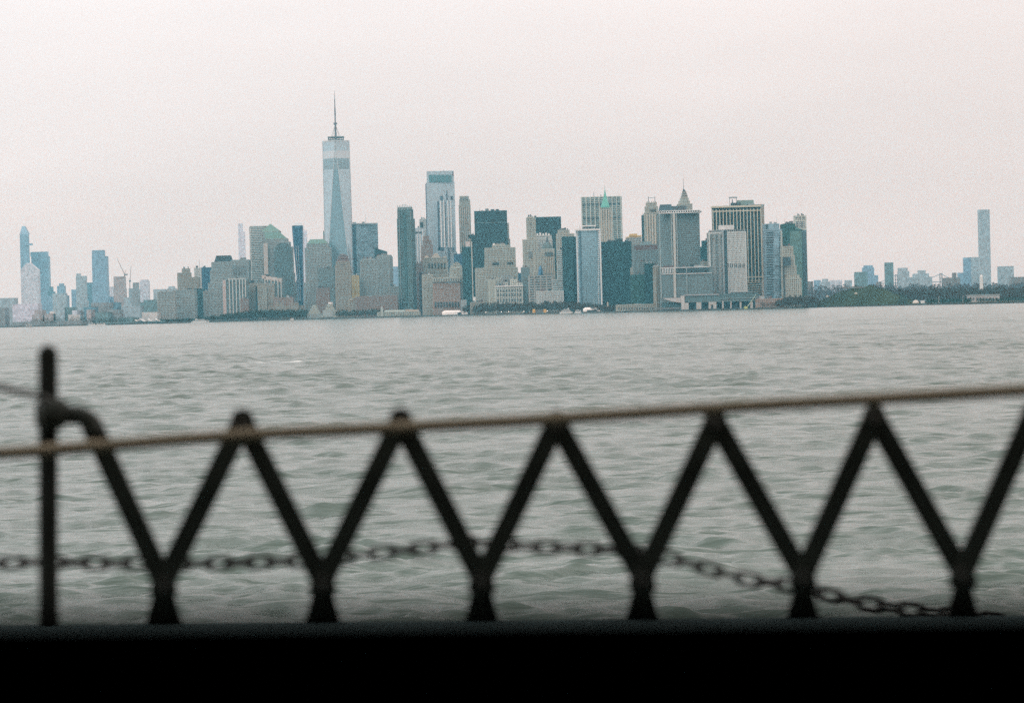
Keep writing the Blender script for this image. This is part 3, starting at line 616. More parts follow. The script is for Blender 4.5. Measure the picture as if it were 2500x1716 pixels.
# big gridded tower + green pyramid tower
r,i = tower('tall wide gridded tower with pale square frames, behind green pyramid roof', 1000, [(1419,1520,481)], 'bigrid', xs=1515.5, depth=60)
D=i[3]
for k in range(10): ebox(r,'frame_pier',1419.3+10.6*k,1421+10.6*k,482.5-.27*k,640,D-2.5 if k else D-1,2.4,pm((.48,.52,.47)))
for y in (497,531): ebox(r,'dark_storey',1421,1514,y,y+2.6,D-.9,.8,m_dark)
mast(r,'antenna',1450,481,1449.6,468,D+10,1.6,.6); mast(r,'antenna',1467,480,1467,475,D+10,2,2,m_mid)
r,i = tower('slim beige tower with a bright green copper pyramid roof and spire', 760, [(1466,1493,540),(1466,1492,508)], 'beige', depth=34)
D=i[3]; pyramid(r,'copper_roof',1467,1489,507,1477.5,480,D,30,m_copper,.30); pyramid(r,'copper_roof',1474,1481,481,1476.6,462,D+10,9,m_copper,.12)
mast(r,'spire',1476.6,463,1476.3,453,D+14,1,.3,m_copper)
for k in range(4): ebox(r,'dormer',1469+5*k,1471.5+5*k,503,508,D-1,4,m_copper)
for k in range(5): ebox(r,'pier',1467+6*k,1469+6*k,514,590,D-3,2.5,pm((.52,.47,.38)))
# dark teal block
r,i = tower('large dark teal office block with roof box, right of pale glass tower', 330, [(1467,1541,592)], 'teal', depth=60); ebox(r,'roof_box',1504,1520,583,592,i[3]+8,20,pm((.03,.07,.075))); ebox(r,'roof_line',1482,1504,588,592,i[3]+6,18,m_dark)
tower('lower dark green glass block before the large teal one', 250, [(1541,1573,672)], 'green', depth=40)
r,i = tower('grey tower with a stepped golden yellow crown', 900, [(1527,1566,587),(1529,1566,581)], 'gray')
for a,b,c,d in ((1528,1566,578,583),(1536,1566,575,579),(1537,1556,571,576)): ebox(r,'golden_crown',a,b,c,d,i[3]+1,20,pm((.62,.42,.13)))
tower('thin dark tower left of the gothic beige tower', 1500, [(1567,1576,527)], 'dark')
r,i = tower('beige gothic tower with pinnacles and scaffold tips on its crown', 1150, [(1574,1612,520),(1576,1606,505),(1579,1603,496)], 'beige', depth=36)
D=i[3]
for k in range(5): ebox(r,'pinnacle',1579+5.2*k,1581+5.2*k,492,497,D,4,m_stone)
for x in (1583,1599): mast(r,'scaffold_mast',x,494,x-.3,480,D+4,1.6,1)
ebox(r,'scaffold_rail',1583,1599,483,484,D+4,1,m_mid)
for k in range(3): ebox(r,'arched_window',1588+5*k,1590.5+5*k,511,517,D-6,2,m_dark)
for k in range(5): ebox(r,'pier',1578+6.6*k,1580.6+6.6*k,524,596,D-7,2.5,pm((.52,.47,.38)))
r,i = tower('grey brown slab block with darker top storeys behind the front towers', 480, [(1546,1610,612),(1548,1610,598)], 'mesh', depth=50); ebox(r,'brown_storeys',1548,1610,599,610,i[3]-1,2,m_brownr); ebox(r,'roof_plant',1564,1590,590,598,i[3]+4,16,pm((.18,.24,.24)))
tower('beige low block under the grey brown slab', 400, [(1540,1561,655)], 'beige', cat='building', name='building')
tower('grey teal mid block behind the dark green glass block', 360, [(1558,1582,640)], 'mesh', cat='building')
tower('dark block left of the grey stair tower', 330, [(1574,1600,645)], 'teal', cat='building')
r,i = tower('narrow grey brown tower with regular windows at left of slab tower', 190, [(1595,1614,652)], 'taupe', xs=1601.); ebox(r,'roof_ring',1595,1606,648,652,i[3]+3,8,m_lslate)
# stepped domed spire
D=shore(1675)+1500; r,i = tower('stepped stone tower with tapering spire and thin needle', 1500, [(1655,1690,499),(1659,1684,492),(1662,1681,485)], 'beige', depth=36)
D=i[3]
for a,b,c,d in ((1663,1679,478,486),(1664.5,1677.5,472,479),(1666,1675.5,467.5,473)): ebox(r,'crown_step',a,b,c,d,D+3,14,pm((.28,.27,.24)))
pyramid(r,'spire_roof',1666.5,1675,468,1669,461,D+4,10,m_dark,.15); mast(r,'needle',1669,462,1668.4,436,D+9,1.1,.4)
# big slab with the white notched top
r,i = tower('big grey slab tower with white notched cornice and one pale broad pier', 190, [(1612,1709,653),(1608,1709,519)], 'mesh', xs=1640., depth=60)
D=i[3]-2
ebox(r,'cornice',1607,1710,513.5,515.2,D-2,30,m_white); ebox(r,'cornice',1608,1709,519,520.8,D-2,4,m_white)
for k in range(18): ebox(r,'cornice_post',1608.5+5.75*k,1610.8+5.75*k,515,519.5,D-2,3,m_white)
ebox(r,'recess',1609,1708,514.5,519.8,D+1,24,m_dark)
ebox(r,'broad_pier',1642,1648,522,728,D-3,6,pm((.46,.45,.41)))
for x in (1609,1638,1651): ebox(r,'thin_pier',x,x+1.1,522,728,D-3,4,pm((.42,.46,.44)))
MB().prism(footprint(1608,1642,500,D+8,depth=20), P(1624,514,D).z, P(1624,499,D).z, footprint(1612,1639,500,D+10,depth=16)).obj('penthouse', pm((.05,.09,.11)), r)
ebox(r,'penthouse',1641,1676,503,513,D+12,20,pm((.07,.085,.09))); disc(r,'roof_sphere',1711,517,2,4,D,D+2,m_lslate)
r,i = tower('wide lower podium of the grey slab tower with white horizontal lines', 140, [(1613,1738,654)], 'mesh', depth=40)
D=i[3]-1
ebox(r,'white_line',1612,1732,652.6,654,D-2,4,m_white); ebox(r,'white_line',1613,1738,667.5,669,D-2,4,m_white)
ebox(r,'dark_storeys',1654,1730,655,667,D-1,1.2,pm((.03,.055,.06)))
for x in (1612.5,1675.5): ebox(r,'thin_pier',x,x+1.2,655,728,D-2,3,pm((.42,.46,.44)))
ebox(r,'broad_pier',1643.5,1649.5,655,727,D-3,4,pm((.46,.45,.41)))
for k in range(7): ebox(r,'white_post',1616+4*k,1617.6+4*k,655,667,D-1.8,2,m_white)
tower('dark teal block in the gap between slab tower and finned tower', 700, [(1709,1734,604),(1714,1733,589)], 'teal', cat='building')
tower('beige ornate lower block in the gap beside the slab tower', 420, [(1712,1732,640)], 'beige', cat='building')
# finned tower
r,i = tower('grey white finned tower with a dark recessed slot and white roof box', 170, [(1731,1821,568)], 'finsdense', depth=56)
D=i[3]; ebox(r,'slot',1766.5,1774,566,720,D-.9,1,pm((.03,.06,.07))); ebox(r,'white_pier',1762.5,1766.5,560,724,D-2.5,4,m_lslate)
ebox(r,'roof_box',1755,1792,550,561,D+8,20,pm((.60,.60,.58))); ebox(r,'roof_box',1760,1768,560,569,D+2,12,m_white)
for k in range(9): ebox(r,'fin_tip',1732+3.7*k,1733.4+3.7*k,561,569,D-.4,5,m_lslate)
for k in range(10): ebox(r,'fin_tip',1776+4.6*k,1777.8+4.6*k,560,569,D-.4,5,m_lslate)
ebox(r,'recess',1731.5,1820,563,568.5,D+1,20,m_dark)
ebox(r,'belt',1732,1762,652,653.5,D-1.2,2,m_lslate); 
for k in range(9): ebox(r,'slot_window',1778+4.7*k,1779.6+4.7*k,644,653,D-1,1.5,m_dark)
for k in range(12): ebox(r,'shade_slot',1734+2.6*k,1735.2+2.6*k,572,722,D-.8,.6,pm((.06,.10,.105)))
ebox(r,'base_canopy',1785,1835,712,714,D-8,14,m_lslate)
# the piered tower
r,i = tower('wide dark tower with cream vertical piers and a row of square openings on top', 330, [(1739,1868,503)], 'dark', xs=1857., depth=60)
D=i[3]; mc=pm((.55,.50,.38))
for k in range(15): ebox(r,'pier',1739.3+8.35*k,1741.2+8.35*k,512-.2*k,690 if k>9 else 720,D-3.4,3,mc)
ebox(r,'cornice',1738,1858,502,506.5,D-3.4,30,mc); ebox(r,'belt',1739,1858,514,516.5,D-3.6,3,mc); ebox(r,'belt',1822,1870,675,677.5,D-3.6,3,mc)
a=P(1857,505,D); b=P(1868,505,D); MB().prism([(a.x,D-1),(b.x,D+22),(b.x,D+26),(a.x,D+4)],GZ,P(1860,503,D).z+.5).obj('side_wall',pm((.32,.30,.25)),r)
ebox(r,'penthouse',1801,1840,489,502,D+14,26,pm((.20,.28,.25))); ebox(r,'roof_screen',1780,1800,481,484,D+16,10,m_lslate)
for x in (1781,1798): mast(r,'screen_post',x,502,x,481,D+18,1,1,m_lslate)
mast(r,'roof_mast',1788,502,1788,487,D+20,2.4,1.6); ebox(r,'roof_screen',1846,1866,499,503,D+16,16,m_lslate)
for j in range(9):
    y=684+5.4*j; ebox(r,'spandrel',1820,1858,y,y+1.8,D-2.8,2,mc)
ebox(r,'pale_bay',1859,1872,684,726,D-4,6,pm((.45,.42,.36)))
r,i = tower('blue grey tower with dark horizontal window strips and clipped shoulder', 230, [(1868,1909,562),(1868,1902,548)], 'bluestripe', depth=44)
D=i[3]
for k in range(27): ebox(r,'window_strip',1871+.02*k,1888+.02*k,567+6*k,569.6+6*k,D-3.2,1,m_dark)
ebox(r,'pale_pier',1904.5,1909.5,564,728,D-4,4,pm((.40,.42,.38)))
for k in range(26): ebox(r,'window_strip',1903,1906,568+6*k,570.5+6*k,D-4.6,1,m_dark)
ebox(r,'dark_panel',1870,1875,549,559,D-1,1.5,m_dark)
r,i = tower('dark and light green glass tower with sloping right shoulder', 420, [(1910,1958,562),(1911,1941,548)], 'green', depth=48); D=i[3]
ebox(r,'lighter_face',1928,1957,564,722,D-3.4,1.2,mat('green_face',(.11,.21,.19),.3,.3,cell=(3.2,3.2,4),amt=.2)); pyramid(r,'sloped_shoulder',1936,1958,562,1938,549,D+3,30,STY['green'][1],.1)
r,i = tower('white topped slender tower with dark glass shaft at the right end', 520, [(1940,1968.5,560),(1940,1968,528)], 'white'); D=i[3]
ebox(r,'dark_shaft',1959,1968.6,562,722,D-3,2,pm((.07,.13,.15),.35)); 
for x in (1942,1951,1960): ebox(r,'crown_opening',x,x+4,530,534,D-.8,2,m_mid)
for k in range(4): ebox(r,'glazed_panel',1944+6*k,1947.5+6*k,541,556,D-.8,1,m_lslate if k%2 else m_mid)
r,i = tower('beige stepped masonry tower before the green glass towers', 250, [(1914,1956,681),(1914,1951,673),(1914,1944,650),(1911,1940,625),(1910,1936,603)], 'beige', depth=36); D=i[3]
ebox(r,'dark_panel',1912,1930,628,648,D-10,2,pm((.05,.085,.10))); ebox(r,'dark_edge',1911,1914.5,628,724,D-11,3,m_dark); 
tower('low brown brick barracks building along the water', 60, [(1845,1910,731)], 'brick', name='building', cat='building', depth=40)
# ------------------------------------------------------------------ waterfront buildings
def tiers(label, xl, xr, yb, yt, n, off, sty, cat='museum'):
    D = shore((xl+xr)/2)+off; r = empty('tiered_building', (P((xl+xr)/2,yb,D).x, D, GZ), label, cat)
    for k in range(n):
        t = k/n; a = xl+(xr-xl)*.42*t; b = xr-(xr-xl)*.42*t; y0 = yb+(yt-yb)*k/n; y1 = yb+(yt-yb)*(k+.8)/n
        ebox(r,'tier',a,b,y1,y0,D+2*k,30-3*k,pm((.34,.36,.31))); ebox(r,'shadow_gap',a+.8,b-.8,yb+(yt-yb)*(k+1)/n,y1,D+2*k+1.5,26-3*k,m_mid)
    return r, D
r,D = tiers('stepped pyramid roofed museum on the waterfront', 751,784,770,744,6,50,None); ebox(r,'base',749,786,766,777,D-1,30,pm((.25,.29,.28)))
r,D = tiers('wide layered terrace building with round white top, beside stepped museum', 784,826,775,742,5,60,None); disc(r,'round_top',806,740,6,5,D,D+14,m_white)
ebox(r,'frame_wall',788,812,758,774,D-2,4,pm((.33,.38,.37)))
r,i = tower('long pale green pier house with arcaded sides and clock tower', 35, [(921,1026,762)], 'gray', name='pier_house', cat='building', depth=16, cap=0)
D=i[3]
for k in range(24): ebox(r,'arcade_pier',922+4.3*k,923.6+4.3*k,763-.1*k,776-.11*k,D-1,1,pm((.40,.42,.33)))
ebox(r,'clock_tower',929,935,752,774,D-2,6,pm((.38,.42,.38))); pyramid(r,'tower_roof',929,935,752,932,747,D-2,6,m_lslate,.1)
ebox(r,'roof_house',990,1022,756,762,D+2,12,pm((.48,.42,.34))); MB().prism(footprint(936,990,762,D+1,depth=14),P(963,762,D).z,P(963,757,D).z,footprint(939,987,762,D+6,depth=4)).obj('roof',pm((.30,.36,.33)),r)
def tent(label, xl, xr, yt, yb, off, ends=True):
    D = shore((xl+xr)/2)+off; a=P(xl,yt,D); b=P(xr,yt,D); zb=GZ if off>0 else 0; h=a.z-zb; r=empty('tent',((a.x+b.x)/2,D,zb),label,'tent')
    n=8; q=[]
    for k in range(n+1):
        t=math.pi*k/n; q.append((D+9-9*math.cos(t), zb+h*(.35+.65*math.sin(t)) if 0<k<n else zb))
    mb=MB(); x0,x1=a.x,b.x; ins=min(8,(x1-x0)*.12)
    vs=[(x0,y,z*1) for y,z in q]+[(x0+ins,y,z) for y,z in q]+[(x1-ins,y,z) for y,z in q]+[(x1,y,z) for y,z in q]
    m_=n+1; fs=[]
    for j in range(3):
        for k in range(n): fs.append((j*m_+k,j*m_+k+1,(j+1)*m_+k+1,(j+1)*m_+k))
    vs=[(v[0], v[1] if m_<=i_<3*m_ else D+9+(v[1]-D-9)*.6, v[2] if m_<=i_<3*m_ else zb+(v[2]-zb)*.7) for i_,v in enumerate(vs)]
    fs+=[tuple(range(m_)),tuple(range(3*m_,4*m_))]
    mb.add(vs,fs).obj('canopy',pm((.85,.82,.78)),r); return r,D
r,D=tent('long white rounded tent at the park edge', 1079,1128,758.5,770,45); ebox(r,'dark_opening',1117,1127,763,768,D-.4,1,m_dark)
r,D=tent('short white tent joined to right of the long rounded tent', 1127,1143,760,769,40)
r,D=tent('white flat roofed event tent with dark open side', 1424,1467,751,762,30); ebox(r,'dark_opening',1433,1458,757,761,D-.5,1,m_dark); mast(r,'flagpole',1451,751,1450,728,D+8,.6,.3,m_white)
for k,(a,b) in enumerate(((1300,1307),(1327,1334))):
    D=shore(a)+25; r=empty('kiosk',P((a+b)/2,764,D),('left of two orange yellow kiosks on the esplanade','right of two orange yellow kiosks on the esplanade')[k],'kiosk','orange kiosks on the esplanade')
    ebox(r,'wall',a,b,757.5,765,D,5,pm((.75,.42,.10))); pyramid(r,'roof',a-.6,b+.6,757.7,(a+b)/2,754.8,D-.5,6,pm((.6,.38,.12)),.5)
D=shore(1317)+22; r=empty('shelter',P(1317,764,D),'low grey shelter between the orange kiosks','shelter'); ebox(r,'wall',1309,1325,758,765,D,6,m_mid); ebox(r,'roof',1308,1326,757,758.3,D-.5,7,m_lslate)
r,i = tower('low round sandstone fort wall with small openings on the shore', 45, [(1506,1598,744.5)], 'beige', name='fort', cat='fort', depth=40); D=i[3]
for k in range(14): ebox(r,'embrasure',1509+6.4*k,1511.6+6.4*k,751,755,D-.8,1.4,pm((.06,.07,.07)))
ebox(r,'roof_unit',1548,1565,741.5,745,D+6,10,m_lslate); ebox(r,'roof_unit',1528,1540,743,745,D+5,8,m_white)
r=empty('monument',P(1484,760,shore(1484)+60),'small pale monument bulb left of the fort','monument'); dome(r,'cap',1484,2.4,743,737,shore(1484)+60,3,m_stone); mast(r,'shaft',1484,758,1484,742,shore(1484)+63,4,3,m_stone)
# ferry terminal
D=shore(1720)+45; r=empty('ferry_terminal',(P(1720,760,D).x,D,GZ),'low ferry terminal with swooping canopy, pale piers and dark slips','ferry terminal')
a=P(1616,728,D); b=P(1666,727,D); c=P(1666,740,D); d=P(1640,736,D)
MB().add([(a.x,D-2,a.z),(b.x,D-2,b.z),(c.x,D-2,c.z),(d.x,D-2,d.z),(a.x,D+22,a.z),(b.x,D+22,b.z),(c.x,D+22,c.z),(d.x,D+22,d.z)],[(0,3,2,1),(4,5,6,7),(0,1,5,4),(1,2,6,5),(2,3,7,6),(3,0,4,7)]).obj('canopy',pm((.46,.44,.42)),r)
ebox(r,'dark_slip',1616,1664,738,757,D+4,20,pm((.04,.085,.09))); ebox(r,'low_wall',1598,1664,751,755,D,4,m_mid)
ebox(r,'pylon',1663,1671,722,757,D-4,14,pm((.50,.48,.45))); ebox(r,'pylon',1670,1681,737,757,D-3,12,pm((.46,.45,.42)))
ebox(r,'hall',1671,1760,725,736,D,34,pm((.10,.16,.165))); ebox(r,'roof',1672,1756,718.5,721,D-2,36,pm((.36,.37,.38))); ebox(r,'clerestory',1674,1754,721,725,D+3,28,pm((.15,.22,.22),.3))
ebox(r,'long_beam',1671,1850,732.5,737,D-3,30,pm((.10,.15,.155))); ebox(r,'upper_deck',1760,1850,716,731,D+2,30,pm((.08,.13,.135))); ebox(r,'deck_line',1760,1850,727,729,D,3,pm((.2,.26,.26)))
ebox(r,'slip_wall',1681,1850,736,756,D+10,16,pm((.035,.07,.078)))
for a,b,yt in ((1700,1712,738),(1730,1749,737),(1763,1766.5,735),(1783,1786,736),(1806,1810,737),(1832,1838,737)): ebox(r,'slip_pier',a,b,yt,756,D-4,10,pm((.42,.41,.38)))
ebox(r,'doorway',1736,1741,744,756,D-4.6,2,m_dark)
for xc in (1796,1820): dome(r,'slip_arch',xc,8,754,740,D+8,0,m_dark,16,5)
ebox(r,'pier_deck',1596,1850,755.3,757.4,D-10,20,pm((.12,.14,.13)))
r=empty('barge_crane',P(1822,756,shore(1822)-25),'yellow green barge crane with a long raised boom at the terminal','crane')
D=shore(1822)-25; ebox(r,'hull',1808,1832,754,757,D,8,pm((.08,.09,.08))); ebox(r,'cab',1817,1825,748,754,D+1,5,pm((.45,.48,.16))); mast(r,'boom',1824,750,1846,719,D+3,1.6,.9,pm((.42,.46,.34)))
# boats
def boat(label, xl, xr, yb, yt, D, group=None, decks=2, tip=None, hullc=(.62,.62,.60)):
    a=P(xl,yb,D); b=P(xr,yb,D); L=b.x-a.x; h=(yb-yt)*D/F; r=empty('boat',((a.x+b.x)/2,D,0),label,'boat',group)
    w=min(9,L*.2); q=[(a.x,D+w/2),(a.x+L*.1,D),(b.x-L*.12,D),(b.x,D+w/2),(b.x-L*.12,D+w),(a.x+L*.1,D+w)]; q0=[(x*.96+(a.x+b.x)/2*.04,y) for x,y in q]
    MB().prism(q0,-.4,h*.3,q).obj('hull',pm(hullc),r); z=h*.3
    for k in range(decks):
        t=.14+.1*k; x0=a.x+L*t; x1=b.x-L*(t*.9); dh=h*.55/decks
        MB().box(x0,x1,D+1+.3*k,D+w-1,z,z+dh*.88).obj('cabin',m_white,r); MB().box(x0+1,x1-1,D+.8+.3*k,D+1+.3*k,z+dh*.3,z+dh*.65).obj('window_strip',m_dark,r)
        MB().box(x0-.5,x1+.5,D+.6+.3*k,D+w-.6,z+dh*.88,z+dh).obj('deck_roof',pm((.6,.6,.58)),r); z+=dh
    cx=a.x+L*(tip or .55); MB().box(cx-L*.06,cx+L*.06,D+w*.3,D+w*.7,z,z+h*.12).obj('wheelhouse',m_white,r); MB().bar((cx,D+w/2,z),(cx,D+w/2,z+h*.3),.35).obj('mast',m_mid,r)
boat('white two deck excursion boat with peaked top at the park pier',1366,1399,763.5,750,shore(1380)-30,decks=3,tip=.66)
boat('small grey white launch moored right of the excursion boat',1402,1420,763,754,shore(1410)-25,decks=1)
boat('long white ferry passing left of the spire tower',466,508,788.5,779,shore(487)-70,decks=2,tip=.3)
boat('small white boat at far left river bank',214,234,795.5,789,shore(222)-40,decks=1)
boat('long low white boat right of the small one at far left',233,259,794.5,788.5,shore(246)-40,decks=1,tip=.8)
boat('dark low workboat at the left edge of the water',60,80,801,794,shore(67)-120,decks=1,hullc=(.07,.08,.08))
boat('tiny white boat below the esplanade trees',708,718,782.5,777.5,shore(713)-20,decks=1)
boat('small white boat near the broad grey tower shore',500,511,786,780,shore(505)-10,decks=1)
# white folded tent roofs
for k,pts_ in enumerate(([(330,781),(335,784),(343,779),(354,784.5),(355,783)],[(362,778.5),(366,782.5),(371,783.5)],[(380,778),(385,782),(391,783)])):
    D=shore(350)+12; r=empty('tent_roof',P(pts_[0][0],790,D),('widest white zigzag tent roof on the left bank','middle small white folded tent roof','right small white folded tent roof')[k],'tent','white folded tent roofs')
    for p,q in zip(pts_[:-1],pts_[1:]): MB().bar(P(p[0],p[1],D),P(q[0],q[1],D),1.4,12,side=(0,1,0)).obj('roof_panel',pm((.85,.84,.82)),r)
    mast(r,'post',pts_[1][0],pts_[1][1],pts_[1][0],789,D+4,.5,.5,m_mid)
# lamps along the esplanade
for k,(x,y) in enumerate(((1186,763),(1224,762),(1242,761.5),(1279,761),(1336+0,760))):
    D=shore(x)+8; r=empty('esplanade_lamp',P(x,y+5,D),('leftmost lit globe lamp on the park esplanade','second lit globe lamp from the left on the esplanade','third lit globe lamp, right of the close pair','lit globe lamp just left of the orange kiosks','lit globe lamp right of the orange kiosks')[k],'street lamp','lit globe lamps along the park esplanade')
    mast(r,'post',x,y+6,x,y,D,.25,.2,m_mid)
    m=bpy.data.materials.get('lamp_glow') or bpy.data.materials.new('lamp_glow'); m.use_nodes=True; b=m.node_tree.nodes['Principled BSDF']; b.inputs['Emission Color'].default_value=(1,.93,.82,1); b.inputs['Emission Strength'].default_value=2.2
    c=P(x,y,D); ob=bpy.data.objects.new('globe',None); 
    MB().bar((c.x,D,c.z-.1),(c.x,D,c.z+1.2),1.2,n=8).obj('globe',m,r)
# seawall
mw=pm((.07,.085,.08)); L=[(P(x,y,Dwater(x,y)-1).x,Dwater(x,y)-1) for x,y in SHORE]
mb=MB()
for (x0,y0),(x1,y1) in zip(L[:-1],L[1:]): mb.prism([(x0,y0-1),(x1,y1-1),(x1,y1+1.5),(x0,y0+1.5)],-.8,GZ+.5)
tag(mb.obj('seawall',mw),kind='structure')
# ------------------------------------------------------------------ trees
def twigs(mb, cx, cy, z0, h, w, n, s=1.1):
    for _ in range(n):
        a=random.random()*6.283; rr=w*math.sqrt(random.random())*.5; t=random.random()**.8
        k=math.sin(math.pi*(.18+.8*t))
        x=cx+math.cos(a)*rr*k*1.2; y=cy+math.sin(a)*rr*k; z=z0+h*(.22+.78*t)
        q=s*random.uniform(.5,1.3); b=random.random()*6.28; u=Vector((math.cos(b)*q,math.sin(b)*q*.5,random.uniform(-.3,.6)*q)); v=Vector((-.3*u.z,random.uniform(-.3,.3),q*random.uniform(.3,1.1)))
        mb.add([(x,y,z),tuple(Vector((x,y,z))+u),tuple(Vector((x,y,z))+u*.5+v)],[(0,1,2)])
def trunk(mb, x, y, z0, h, r_=.35):
    mb.bar((x,y,z0),(x+random.uniform(-.4,.4),y,z0+h*.6),r_*2,w2=r_,n=5)
    for k in range(4):
        a=random.random()*6.28; mb.bar((x,y,z0+h*random.uniform(.25,.45)),(x+math.cos(a)*h*.25,y+math.sin(a)*h*.25,z0+h*random.uniform(.6,.9)),r_,w2=.1,n=3)
m_bare=mat('bare_twigs',(.07,.058,.042),.9,noise=.08,namt=.5,spec=.05); m_bare2=mat('bare_twigs_green',(.045,.046,.025),.9,noise=.08,namt=.5,spec=.05); m_everg=mat('evergreen_leaves',(.025,.05,.03),.85,noise=.3,namt=.5,spec=.05)
m_purple=mat('bare_twigs_far',(.085,.075,.075),.9,noise=.05,namt=.4,spec=.05)
def belt(label, x0, x1, ytop, n, offr, m, z=GZ, dens=70, name='bare_trees', Df=None, s=1.1, wid=9):
    mb=MB()
    for k in range(n):
        x=x0+(x1-x0)*(k+random.random())/n; D=(Df(x) if Df else shore(x))+random.uniform(*offr)
        yt=float(np.interp(x,[p[0] for p in ytop],[p[1] for p in ytop]))
        c=P(x,yt,D); h=max(4,(c.z-z)*random.uniform(.72,1.08)); w=wid*random.uniform(.7,1.3)
        trunk(mb,c.x,D,z,h); twigs(mb,c.x,D,z,h,w,dens,s)
    o=mb.obj(name,m); tag(o,label,'trees',None,'stuff'); return o
belt('mass of bare brown grey park trees behind the esplanade',1130,1480,[(1130,748),(1180,742),(1230,738),(1275,742),(1330,736),(1400,737),(1480,746)],190,(30,100),m_bare,dens=150,s=1.7)
belt('dark band of bare trees in front of the pier striped towers',540,750,[(540,768),(600,760),(650,757),(745,757)],150,(15,70),m_bare2,dens=150,s=1.7)
belt('thin line of bare trees along the left embankment',385,545,[(385,780),(470,778),(545,768)],70,(10,45),m_bare2,dens=130,s=1.6)
belt('bare shore trees right of the layered terrace building',820,930,[(820,758),(930,755)],50,(12,30),m_bare2,dens=110,s=1.4)
belt('low bare trees around the left pier sheds',60,340,[(60,776),(180,772),(260,776),(340,772)],70,(70,150),m_bare2)
belt('bare brown trees at right end of the city shore',1895,1995,[(1895,735),(1925,724),(1960,722),(1995,728)],80,(20,160),m_bare,dens=140,s=1.7)
belt('scattered bare trees among waterfront blocks left of the brick barracks',1845,1910,[(1845,738),(1910,738)],10,(12,28),m_bare)
belt('bare trees beside the fort wall',1470,1512,[(1470,750),(1512,744)],24,(15,40),m_bare,dens=120,s=1.5)
# ------------------------------------------------------------------ right: island and far shore
ISL=[(1870,753.2),(1905,752.9),(2000,750.8),(2200,746.2),(2410,742),(2540,738.8)]
IX=[a for a,_ in ISL]; ID=[Dwater(a,b) for a,b in ISL]
def ish(x): return float(np.interp(x,IX,ID))
front=[(P(x,y,Dwater(x,y)).x,Dwater(x,y)) for x,y in ISL]; back=[(P(2620,735,5400).x,5400),(P(1960,740,5480).x,5480)]
o=MB().prism([(front[0][0]-10,front[0][1]+10)]+front+back,-.9,1.9).obj('island_ground',mat('island_grass',(.045,.055,.025),.95,noise=.03,namt=.4,spec=.05)); tag(o,kind='structure')
mb=MB()
for (x0,y0),(x1,y1) in zip(front[:-1],front[1:]): mb.prism([(x0,y0-2),(x1,y1-2),(x1,y1+1),(x0,y0+1)],-.8,2.3)
tag(mb.obj('island_seawall',pm((.05,.055,.05))),kind='structure')
# hill
hx0,hx1=1985,2225; nx,ny=90,30; vs=[]; prof=[(1985,743),(2010,733),(2040,718),(2062,708),(2085,702),(2130,701),(2160,708),(2195,722),(2225,738)]
for j in range(ny+1):
    v=j/ny
    for i in range(nx+1):
        x=hx0+(hx1-hx0)*i/nx; D=ish(x)+60+v*380; yt=float(np.interp(x,[p[0] for p in prof],[p[1] for p in prof])); H=max(0,P(x,yt,ish(x)+250).z-1.9)
        s_=math.sin(math.pi*min(1,max(0,v)))**.8; X=P(x,740,ish(x)+250).x
        z=1.8+H*s_*(1+.06*math.sin(X*.09+v*9)+.05*math.sin(X*.23-v*17))*(1 if 0<i<nx else 0)
        vs.append((X,D,z))
fs=[(j*(nx+1)+i,j*(nx+1)+i+1,(j+1)*(nx+1)+i+1,(j+1)*(nx+1)+i) for j in range(ny) for i in range(nx)]
m_hill=mat('hill_grass',(.034,.044,.018),.95,noise=.02,namt=.55,spec=.05)
o=MB().add(vs,fs).obj('hill',m_hill,smooth=True); tag(o,kind='structure')
mb=MB()
for k in range(5200):
    i=random.randrange(nx); j=random.randrange(int(ny*.6)); a=Vector(vs[j*(nx+1)+i])+Vector((random.uniform(0,5),random.uniform(0,12),-.3))
    if a.z<3: continue
    s=random.uniform(.6,2.2); b=random.random()*6.28; u=Vector((math.cos(b)*s,math.sin(b)*s*.6,.2*s))
    mb.add([a,a+u,a+u*.5+Vector((0,0,s*random.uniform(.5,1.2)))],[(0,1,2)])
tag(mb.obj('hill_shrubs',m_bare2),'rough bare shrubs covering the grassy hill','shrubs',None,'stuff')
D=ish(2125)+245
r=empty('hilltop_building',P(2125,706,D),'white and brick house on top of the green hill','house'); ebox(r,'wall',2114,2126,699,708,D,8,pm((.6,.57,.53))); ebox(r,'brick_wing',2126,2132,702,708,D,8,pm((.35,.2,.16))); ebox(r,'turret',2132,2137,700,709,D,4,m_white); dome(r,'turret_cap',2134.5,2.4,700,697.5,D,2,m_lslate)
r=empty('retaining_wall',P(2085,703,D),'long grey retaining wall along the crest of the hill','wall'); ebox(r,'wall',2058,2114,700.5,703.5,D+4,3,pm((.2,.2,.19)))
for k,(x,y) in enumerate(((2090,716),(2020,723))):
    r=empty('boulder',P(x,y,ish(x)+140),('pale stone outcrop halfway up the hill','pale stone outcrop low on the left hill slope')[k],'rock'); dome(r,'stone',x,4,y+2,y-2,ish(x)+(120,95)[k],2,m_stone,8,3,.7)
isl=lambda x: ish(x)
belt('purple brown bare wood across the far shore behind the island hill',1970,2560,[(1970,700),(2050,698),(2200,697),(2330,695),(2560,690)],330,(1900,2300),m_purple,z=2,Df=isl,dens=90,s=2.8,wid=18)
belt('dense bare wood on the island right of the hill',2150,2560,[(2150,712),(2210,706),(2300,703),(2400,705),(2560,700)],210,(420,800),m_bare,z=1.9,Df=isl,dens=130,s=2.0,wid=13)
belt('bare trees on the island left of the hill',1950,2040,[(1950,736),(2040,722)],34,(120,420),m_bare,z=1.9,Df=isl,dens=70)
belt('low dark hedge line along the island shore',2262,2372,[(2262,731),(2372,728)],70,(70,110),m_everg,z=1.9,Df=isl,dens=90,s=.9,wid=7)
